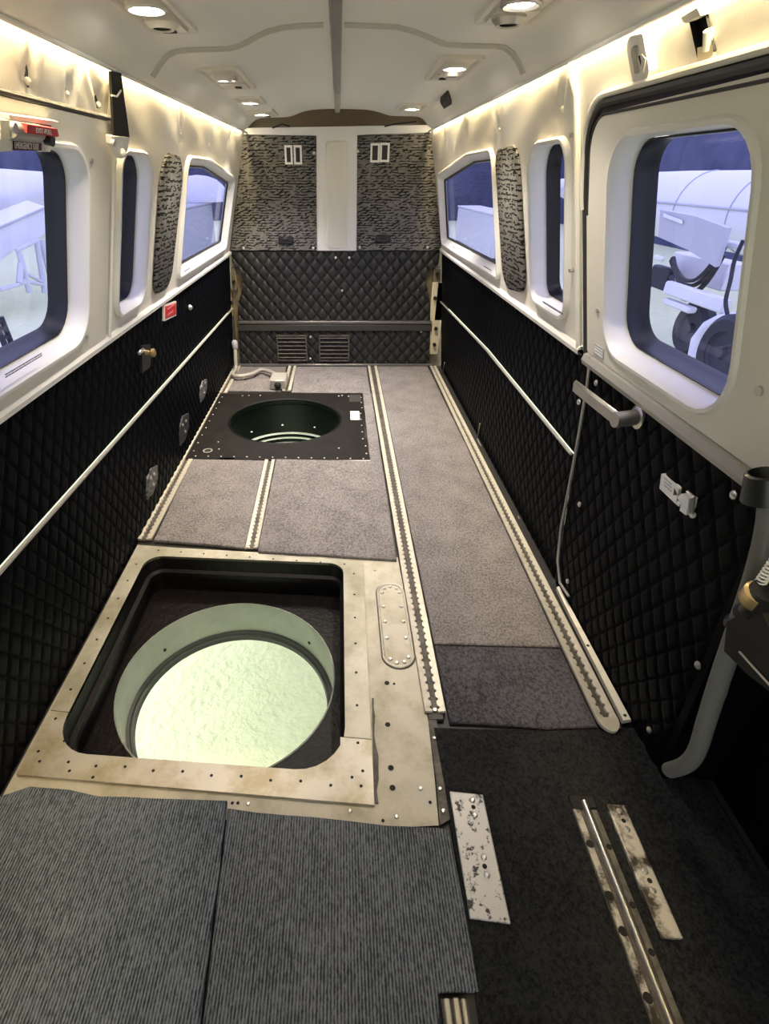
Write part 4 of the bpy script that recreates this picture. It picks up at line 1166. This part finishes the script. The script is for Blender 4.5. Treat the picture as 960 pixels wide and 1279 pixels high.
# --- floor metal: panel beside the hatch
fpz = -.003
fp_poly = [(-.748, 1.53), (-.30, 1.49), (.213, 1.46), (.222, 1.0), (.226, .80), (.220, .66), (.212, .545), (.0, .535), (-.748, .600)]
fpn = thing('floor_panel', 'stained cream metal floor panel between hatch and centre track', 'panel', (.15, 1.0, FZ))
mb = cdt(fp_poly, [offset_poly(WELL_O, -.006)], .2, lambda u, v, d: Vector((u, v, fpz))); mb.build('sheet', M['alu2'], fpn)
for x, y, big in ((483, 853, 2), (484, 905, 2), (488, 959, 2), (490, 984, 2), (525, 985, 1), (550, 985, 1), (437, 1013, 1), (495, 1020, 1), (554, 1012, 1), (537, 1002, 0), (468, 712, 1), (492, 854, 0), (297, 1003, 0), (290, 1003, 0), (310, 1004, 1), (478, 1025, 0)):
    me = RIVET_BIG if big == 2 else SCREW if big else RIVET_HOLE
    shared('rivet' if big != 1 else 'screw', me, onz(x, y, fpz + .0006), fpn)
# dark worn edge with fasteners toward the right-hand carpet
MB().prism([(.2265, .80), (.247, .80), (.244, .56), (.214, .545), (.2215, .64)], flat(0), -.006, -.0015).build('worn_edge', M['slot'], fpn, smooth=False)
for x, y in ((549.5, 985), (553, 1013), (542, 922)): shared('screw', SCREW, onz(x, y, .0), fpn)

ic = thing('inspection_cover', 'long oval screwed inspection cover beside the centre track', 'cover', (.17, 1.13, fpz))
ov = []
cxo, x0o, x1o, y0o, y1o = .171, .1285, .2135, .962, 1.312
r_o = (x1o - x0o) / 2
for k in range(13): ov.append((cxo + r_o * math.cos(PI * k / 12), y1o - r_o + r_o * math.sin(PI * k / 12)))
for k in range(13): ov.append((cxo + r_o * math.cos(PI + PI * k / 12), y0o + r_o + r_o * math.sin(PI + PI * k / 12)))
MB().prism(offset_poly(ov, .004), flat(0), fpz, fpz + .0025).build('cover', M['alu2'], ic, smooth=False)
MB().tube([(x, y, fpz + .003) for x, y in ov], .0036, 8, close=True).build('rim', M['track'], ic)
MB().prism(offset_poly(ov, -.007), flat(0), fpz - .002, fpz + .0005).build('sealant', M['slot'], ic, smooth=False)
iv = offset_poly(ov, .014)
for k in range(0, 26, 3): shared('screw', SCREW_MID, (*iv[k], fpz + .0025), ic)
for f in (.25, .5, .75):
    for x in (x0o + .014, x1o - .014): shared('screw', SCREW_MID, (x, y0o + r_o + (y1o - y0o - 2 * r_o) * f, fpz + .0025), ic)

# --- camera hatch: aluminium frame, black well, pale collar
ch = thing('camera_hatch', 'square aluminium-framed camera hatch with a deep round opening', 'hatch', (-.33, 1.05, FZ))
FO = [(-.748, 1.526), (.086, 1.424), (.0775, .584), (-.738, .652)]
seam_r, seam_l = .745, .815
def frame_piece(name, outer, cut):
    mb = cdt(outer, [], .05, flat(0)); return mb
ow = WELL_O
# split the ring at a seam line into a rear U and a front bar
def below(p): return p[1] < seam_l + (seam_r - seam_l) * (p[0] + .69) / .71
def ring_parts():
    N = len(ow); area = sum(ow[k][0] * ow[(k + 1) % N][1] - ow[(k + 1) % N][0] * ow[k][1] for k in range(N))
    inner = ow if area > 0 else ow[::-1]
    def clip(sign):
        st = None
        for k in range(N):
            if below(inner[k]) == sign and below(inner[k - 1]) != sign: st = k
        seq = []
        for k in range(N):
            q = inner[(st + k) % N]
            if below(q) == sign: seq.append(q)
            else: break
        return seq
    return clip(True), clip(False)
fr, bkp = ring_parts()
yl = lambda x: seam_l + (seam_r - seam_l) * (x + .69) / .71
gap = .0012
def edge_x(a, b, y): return a[0] + (b[0] - a[0]) * (y - a[1]) / (b[1] - a[1])
lx_, rx_ = edge_x(FO[3], FO[0], seam_l), edge_x(FO[2], FO[1], seam_r)
# front piece: outer corners then the opening's front edge (right to left)
if fr[0][0] > fr[-1][0]: fr_rl = fr
else: fr_rl = fr[::-1]
front = [(lx_, yl(lx_) - gap), FO[3], FO[2], (rx_, yl(rx_) - gap), (fr_rl[0][0], yl(fr_rl[0][0]) - gap)] + fr_rl + [(fr_rl[-1][0], yl(fr_rl[-1][0]) - gap)]
bk_lr = bkp if bkp[0][0] < bkp[-1][0] else bkp[::-1]
rear = [(rx_, yl(rx_) + gap), FO[1], FO[0], (lx_, yl(lx_) + gap), (bk_lr[0][0], yl(bk_lr[0][0]) + gap)] + bk_lr + [(bk_lr[-1][0], yl(bk_lr[-1][0]) + gap)]
MB().prism(rear, flat(0), -.006, .0040).build('frame_rear', M['alu'], ch, smooth=False)
MB().prism(front, flat(0), -.006, .0045).build('frame_front', M['alu3'], ch, smooth=False)
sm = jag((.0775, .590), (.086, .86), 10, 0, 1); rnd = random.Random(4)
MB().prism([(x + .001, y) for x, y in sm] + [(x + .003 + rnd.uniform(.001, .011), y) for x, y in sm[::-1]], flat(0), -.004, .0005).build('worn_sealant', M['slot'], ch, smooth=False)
# screws of the frame
scr = []
for k in range(1, 10): scr.append((-.745 + .03, 1.50 - k * .088 + .0))
for k in range(12):
    f = k / 11; scr.append((-.70 + .75 * f, .683 - .062 * f + (.004 if k % 2 else 0)))
for k in range(9):
    f = k / 8; scr.append((-.66 + .68 * f, 1.492 - .08 * f))
for k in range(7): scr.append((.052 - .001 * k, 1.36 - k * .105))
scr += [(-.665, .735), (-.62, .66), (-.56, .645), (.055, .66), (.03, .645)]
for x, y in scr: shared('rivet', RIVET_HOLE, (x, y, .0046), ch)
ZL, ZC, ZR = -.145, -.275, -.305
wall_r = [[(x, y, z) for x, y in (ow if i == 0 else ow)] for i, z in enumerate((.0, -.02))]
step = offset_poly(WELL_C, .012); so = round_poly(step, [max(.02, r - .012) for r in WELL_R], 8)
MB().loft([[(x, y, .0030) for x, y in ow], [(x, y, -.055) for x, y in ow], [(x, y, -.062) for x, y in so], [(x, y, -.080) for x, y in so], [(x, y, -.084) for x, y in ow], [(x, y, ZL - .002) for x, y in ow]]).build('well_wall', M['well'], ch, angle=30)
RC, RR = (-.342, 1.040), .326
cdt(offset_poly(ow, -.004), [circle(*RC, RR, 64)], .08, lambda u, v, d: Vector((u, v, ZL))).build('ledge', M['ledge'], ch)
MB().lathe((*RC, 0), (0, 0, 1), [(RR + .004, ZL + .002), (RR, ZL + .004), (RR, ZC)], 72).build('collar', M['collar'], ch)
MB().lathe((*RC, 0), (0, 0, 1), [(RR, ZC), (RR - .010, ZC - .002), (RR - .012, ZC - .012), (RR - .020, ZC - .014), (RR - .022, ZR), (RR + .03, ZR - .01), (RR + .03, ZC)], 72).build('lower_ring', M['dark_ring'], ch)
for a in (2.52, .75):
    MB().cyl((RC[0] + (RR - .001) * math.cos(a), RC[1] + (RR - .001) * math.sin(a), ZC + .045), (-math.cos(a), -math.sin(a), 0), .006, .003, 8).build('collar_hole', M['hole'], ch)

# --- black mounting plate with the far round opening
mp_ = thing('mounting_plate', 'matt black square plate with a big round hole and screws', 'plate', (-.30, 2.65, 0))
MPL = [(-.746, 3.105), (-.738, 2.220), (.150, 2.190), (.153, 2.437), (.134, 2.452), (.146, 2.835), (.153, 2.850), (.153, 3.115)]
hc = circle(*H2C, H2R, 64)
cdt(MPL, [hc], .10, lambda u, v, d: Vector((u, v, .006))).build('plate', M['plate_black'], mp_)
n = len(MPL); MB().add([(x, y, .006) for x, y in MPL] + [(x, y, FZ) for x, y in MPL], [(k, (k + 1) % n, (k + 1) % n + n, k + n) for k in range(n)]).build('plate_edge', M['plate_black'], mp_, smooth=False)
MB().lathe((*H2C, 0), (0, 0, 1), [(H2R + .012, .006), (H2R + .006, .009), (H2R, .006), (H2R - .001, -.02), (H2R + .01, -.03), (H2R + .01, -.60)], 64).build('tube', M['well_dark'], mp_)
for k, (zr, rr) in enumerate(((-.215, .300), (-.245, .298), (-.28, .296))):
    MB().lathe((*H2C, 0), (0, 0, 1), [(rr + .02, zr), (rr, zr + .002), (rr - .004, zr - .004), (rr + .02, zr - .008)], 64).build('ring', M['ring_green'], mp_)
MB().lathe((*H2C, 0), (0, 0, 1), [(.318, -.33), (.29, -.34), (.288, -.60), (.0005, -.60)], 48).build('lower_tube', M['well_dark'], mp_)
for k in range(9):
    a = 2 * PI * k / 9 + .35
    shared('screw', SCREW_BIG, (H2C[0] + (H2R - .004) * math.cos(a), H2C[1] + (H2R - .004) * math.sin(a), -.16), mp_)
sp = []
for k in range(14): sp.append((-.70 + .063 * k, 2.243 - .0021 * k))
for k in range(9): sp.append((-.722 + .0 * k, 2.30 + .093 * k))
for k in range(10): sp.append((.125 if 2.44 < 2.30 + .085 * k < 2.85 else .136, 2.27 + .085 * k))
sp += [(-.56, 3.07), (-.60, 3.065), (-.49, 3.07), (.02, 3.07), (.06, 3.055), (.0, 3.06), (-.60, 2.32), (.0, 2.33), (-.62, 2.40)]
for x, y in sp: shared('screw', SCREW, (x, y, .006), mp_)
MB().lathe((-.652, 2.30, .006), (0, 0, 1), [(.022, 0), (.024, .003), (.018, .003), (.018, 0)], 20).build('plug_ring', M['rail'], mp_)
MB().lathe((-.652, 2.30, .0065), (0, 0, 1), [(.017, 0), (.010, .001)], 16, cap1=True).build('plug', M['hole'], mp_)
MB().box((.092, 2.750, .0068), (.052, .125, .0012)).build('label_sticker', M['white'], mp_, smooth=False)
MB().box((.10, 3.02, .0072), (.07, .12, .002)).build('cover_strip', M['dark_trim'], mp_, smooth=False)
# pale strip along the plate's front edge
MB().box((-.07, 2.1935, .0045), (.45, .010, .005)).build('front_strip', M['white'], mp_, smooth=False)

# ================================================================== OUTSIDE (the hangar)
GZ = -1.0
mb = MB().add([(-40, -25, GZ), (40, -25, GZ), (40, 45, GZ), (-40, 45, GZ)], [(0, 1, 2, 3)])
tagit(mb.build('ground', M['ground']), 'painted hangar floor below and around the aircraft', kind='structure')
for nm, x0, x1, y0, y1, lab in (('hangar_wall_right', 12, 12.2, -20, 34, 'dark blue hangar wall beyond the right windows'), ('hangar_wall_left', -14.2, -14, -20, 34, 'dark blue hangar wall beyond the left windows'), ('hangar_wall_back', -14, 12.2, 34, 34.2, 'dark blue hangar wall far behind the aircraft')):
    o = MB().box(((x0 + x1) / 2, (y0 + y1) / 2, GZ + 1.65), (x1 - x0, y1 - y0, 3.3)).build(nm, M['hangarwall']); tagit(o, lab, kind='structure')


def OX(px, py, x): return onx(px, py, x)
# right: parked white aircraft with open cowling, hoses and wheels
ac = thing('parked_aircraft', 'white aircraft parked beyond the door window', 'aircraft', (6.6, 9.5, GZ))
rings = []
for y, r, zc_ in ((2.0, .12, .70), (3.0, .36, .68), (5.0, .54, .65), (8.0, .60, .63), (12.0, .60, .64), (16.0, .46, .74), (20.0, .12, .92)):
    rings.append([(6.9 + r * math.cos(2 * PI * k / 28), y, zc_ + r * 1.0 * math.sin(2 * PI * k / 28)) for k in range(28)])
MB().loft(rings, True, True, True).build('fuselage', M['aircraft'], ac)
for y, r, zc_ in ((5.0, .545, .65), (8.0, .605, .63), (9.6, .605, .633), (11.2, .605, .638)):
    MB().tube([(6.9 + r * math.cos(PI * .5 + PI * k / 14), y, zc_ + r * math.sin(PI * .5 + PI * k / 14)) for k in range(15)], .012, 5).build('panel_line', M['outgrey'], ac)
MB().tube([(6.9 - .56, 5.0, .66), (6.9 - .605, 8.0, .70), (6.9 - .605, 12.0, .72)], .018, 6).build('stripe', M['outgrey'], ac)
wq = [OX(x, y, 4.9) for x, y in ((812, 236), (818, 224), (940, 234), (948, 265), (905, 272), (850, 250))]
fl = thing('engine_cowling', 'pale tilted cowling panel seen through the door window', 'cowling', OX(860, 290, 4.6))
q = [OX(x, y, 4.6) for x, y in ((824, 262), (868, 270), (908, 285), (893, 334), (858, 312), (822, 296))]
nrm = (q[1] - q[0]).cross(q[-1] - q[0]).normalized()
MB().loft([q, [p + Vector((.12, .10, 0)) for p in q]], True, True, True).build('panel', mat('cowling_grey', (.50, .50, .54), .4), fl, smooth=False)
gl = OX(843, 275, 4.58)
MB().prism([(0, 0), (1, 0), (1, 1), (0, 1)], lambda u, v, d: OX(828 + u * 24, 266 + v * 5 + u * 9, 4.585 - d), 0, .01).build('edge_strip', M['white'], fl, smooth=False)
for i, (p0, p1, p2, r) in enumerate((((840, 322), (862, 366), (903, 318), .035), ((838, 325), (864, 357), (905, 308), .03), ((842, 330), (866, 350), (904, 304), .025), ((838, 345), (852, 372), (876, 366), .03))):
    o = thing('hose', ['lowest black hose looping under the pale cowling', 'second black hose drooping under the pale cowling', 'uppermost thin black hose under the pale cowling', 'short black hose curling left under the cowling'][i], 'hose', OX(*p1, 4.75), 'black hoses under the cowling')
    A, B_, C_ = [OX(x, y, 4.98 - .075 * i) for x, y in (p0, p1, p2)]
    pts = [A * (1 - t) ** 2 + (B_ * 2 - (A + C_) * .5) * 2 * t * (1 - t) + C_ * t * t for t in [k / 14 for k in range(15)]]
    MB().tube(pts, r, 8).build('tube', M['outdark'], o)
eq = thing('ground_cart', 'pale wheeled maintenance cart under the hoses', 'cart', OX(865, 400, 4.6))
def ob(name, x0, y0, x1, y1, x, dx, m, par=None, bev=.02):
    a, b = OX(x0, y0, x), OX(x1, y1, x)
    MB().box(((x + dx / 2), (a.y + b.y) / 2, (a.z + b.z) / 2), (dx, abs(a.y - b.y), abs(a.z - b.z)), bev=bev).build(name, m, par if par is not None else eq)
ob('deck', 826, 366, 905, 374, 4.6, .10, M['aircraft'])
ob('side_box', 828, 372, 858, 392, 4.6, .12, M['aircraft'])
ob('post', 815, 330, 828, 364, 4.9, .12, M['outdark'])
ob('label', 816, 318, 826, 327, 4.75, .04, M['white'])
ob('hopper', 842, 314, 898, 364, 5.15, .3, M['aircraft'])
ob('fitting', 904, 300, 920, 312, 4.8, .1, M['aircraft'])
def wheel(px, py, x, r, label, nm='wheel'):
    c = OX(px, py, x); t = thing(nm, label, 'wheel', (c.x, c.y, c.z - r))
    MB().lathe(c + Vector((-.09, 0, 0)), (1, 0, 0), [(r * .55, 0), (r * .85, -.01), (r, .04), (r, .14), (r * .85, .19), (r * .55, .18)], 28).build('tyre', M['outdark'], t)
    MB().lathe(c + Vector((-.08, 0, 0)), (1, 0, 0), [(r * .56, 0), (r * .5, .03), (r * .2, .04), (r * .15, .0)], 20, cap1=True).build('hub', mat('hub_grey', (.03, .03, .045), .6), t)
wheel(866, 410, 4.9, .36, 'dark wheel left of the white strut outside')
wheel(906, 440, 4.3, .40, 'larger dark wheel in front of the white strut outside')
lg = thing('landing_gear', 'white curved strut between the two dark wheels outside', 'strut', OX(880, 445, 4.45))
MB().tube([OX(x, y, 4.65) for x, y in ((868, 446), (872, 425), (884, 408), (900, 400), (930, 396))], [.09, .09, .08, .08, .07], 12).build('strut', M['aircraft'], lg)
MB().tube([OX(x, y, 4.62) for x, y in ((888, 416), (905, 410), (935, 408))], .05, 10).build('fork', M['aircraft'], lg)
MB().tube(smooth_path([OX(x, y, 4.45) for x, y in ((908, 392), (906, 375), (912, 350), (917, 325), (928, 300))]), .022, 8).build('brake_line', M['outdark'], lg)
# left: parked white machine, trestle stand, dark ladder
la_ = thing('parked_glider', 'white curved aircraft body beyond the large left window', 'aircraft', (-6.6, 9.2, GZ))
rings = []
for y, r, zc_ in ((5.0, .10, .55), (6.0, .34, .62), (8.0, .58, .68), (10.5, .60, .72), (13.0, .50, .80), (16.0, .28, .95), (18.0, .10, 1.05)):
    rings.append([(-7.4 + r * 1.25 * math.cos(2 * PI * k / 28), y, zc_ + r * math.sin(2 * PI * k / 28)) for k in range(28)])
MB().loft(rings, True, True, True).build('fuselage', M['aircraft'], la_)
q = [OX(x, y, -6.0) for x, y in ((-40, 285), (0, 282), (57, 258), (57, 292), (22, 309), (0, 326), (-40, 345))]
MB().loft([q, [p + Vector((-.5, .3, .1)) for p in q]], True, True, True).build('wing', M['aircraft'], la_, smooth=False)
MB().tube([OX(x, y, -5.98) for x, y in ((-20, 289), (0, 284), (30, 271), (57, 259))], .02, 6).build('wing_seam', M['outgrey'], la_)
sn = thing('trestle', 'pale metal trestle with splayed legs under the left wing', 'stand', onz(40, 366, GZ))
def leg(name, a, b, xa, xb, r=.055):
    MB().tube([OX(*a, xa), OX(*b, xb)], r, 8).build(name, M['stand'], sn)
for a, b in (((23, 312), (37, 366)), ((46, 302), (56, 366)), ((26, 330), (24, 354)), ((52, 300), (64, 352))):
    leg('leg', a, b, -5.8, -5.8)
for a, b in (((20, 313), (48, 300)), ((26, 350), (55, 356)), ((0, 362), (35, 352)), ((30, 340), (52, 352))):
    leg('brace', a, b, -5.8, -5.8, .035)
ld = thing('ladder', 'dark slanting ladder at the bottom left of the left window', 'ladder', OX(6, 430, -4.6))
for dx in (0, 9):
    MB().tube([OX(-8 + dx, 396, -4.6), OX(8 + dx, 436, -4.6)], .04, 8).build('rail', M['outdark'], ld)
for k in range(4):
    MB().tube([OX(-6 + 4 * k, 401 + 10 * k, -4.6), OX(3 + 4 * k, 401 + 10 * k, -4.6)], .03, 6).build('rung', M['outdark'], ld)
# blocks beyond the aft windows
def block(name, label, cat, px0, py0, px1, py1, x, dx, m):
    a, b = OX(px0, py0, x), OX(px1, py1, x); t = thing(name, label, cat, (x + dx / 2, (a.y + b.y) / 2, GZ))
    cy__ = (a.y + b.y) / 2; ly__ = abs(a.y - b.y); h = a.z - GZ
    MB().box((x + dx / 2, cy__, GZ + .12 + (h - .12) / 2), (abs(dx), ly__, h - .12), bev=.05).build('body', m, t)
    MB().box((x + dx / 2, cy__, GZ + .06), (abs(dx) * .9, ly__ * .95, .12)).build('plinth', M['outdark'], t)
    MB().box((x + dx / 2, cy__, a.z + .01), (abs(dx) * 1.04, ly__ * 1.02, .05), bev=.01).build('lid', m, t)
block('storage_cabinet', 'pale low storage cabinet seen through the left aft window', 'cabinet', 215, 264, 272, 320, -4.4, -.8, M['outgrey'])
block('storage_cabinet', 'pale low storage cabinet seen through the right aft window', 'cabinet', 572, 258, 612, 312, 4.4, .8, M['aircraft'])
block('storage_cabinet', 'white low cabinet glimpsed through the narrow left window', 'cabinet', 140, 300, 160, 340, -5.4, -.6, M['aircraft'])
rd = thing('cover_dome', 'white domed cover on the low cabinet beyond the left aft window', 'cover', OX(252, 263, -4.8))
c = OX(252, 263, -4.8); c.z = OX(215, 264, -4.4).z + .045 - .06
MB().lathe(c, (0, 0, 1), [(.95, .06), (.95, .25), (.85, .50), (.62, .70), (.32, .80), (.02, .83)], 28, cap0=True).build('dome', M['aircraft'], rd)
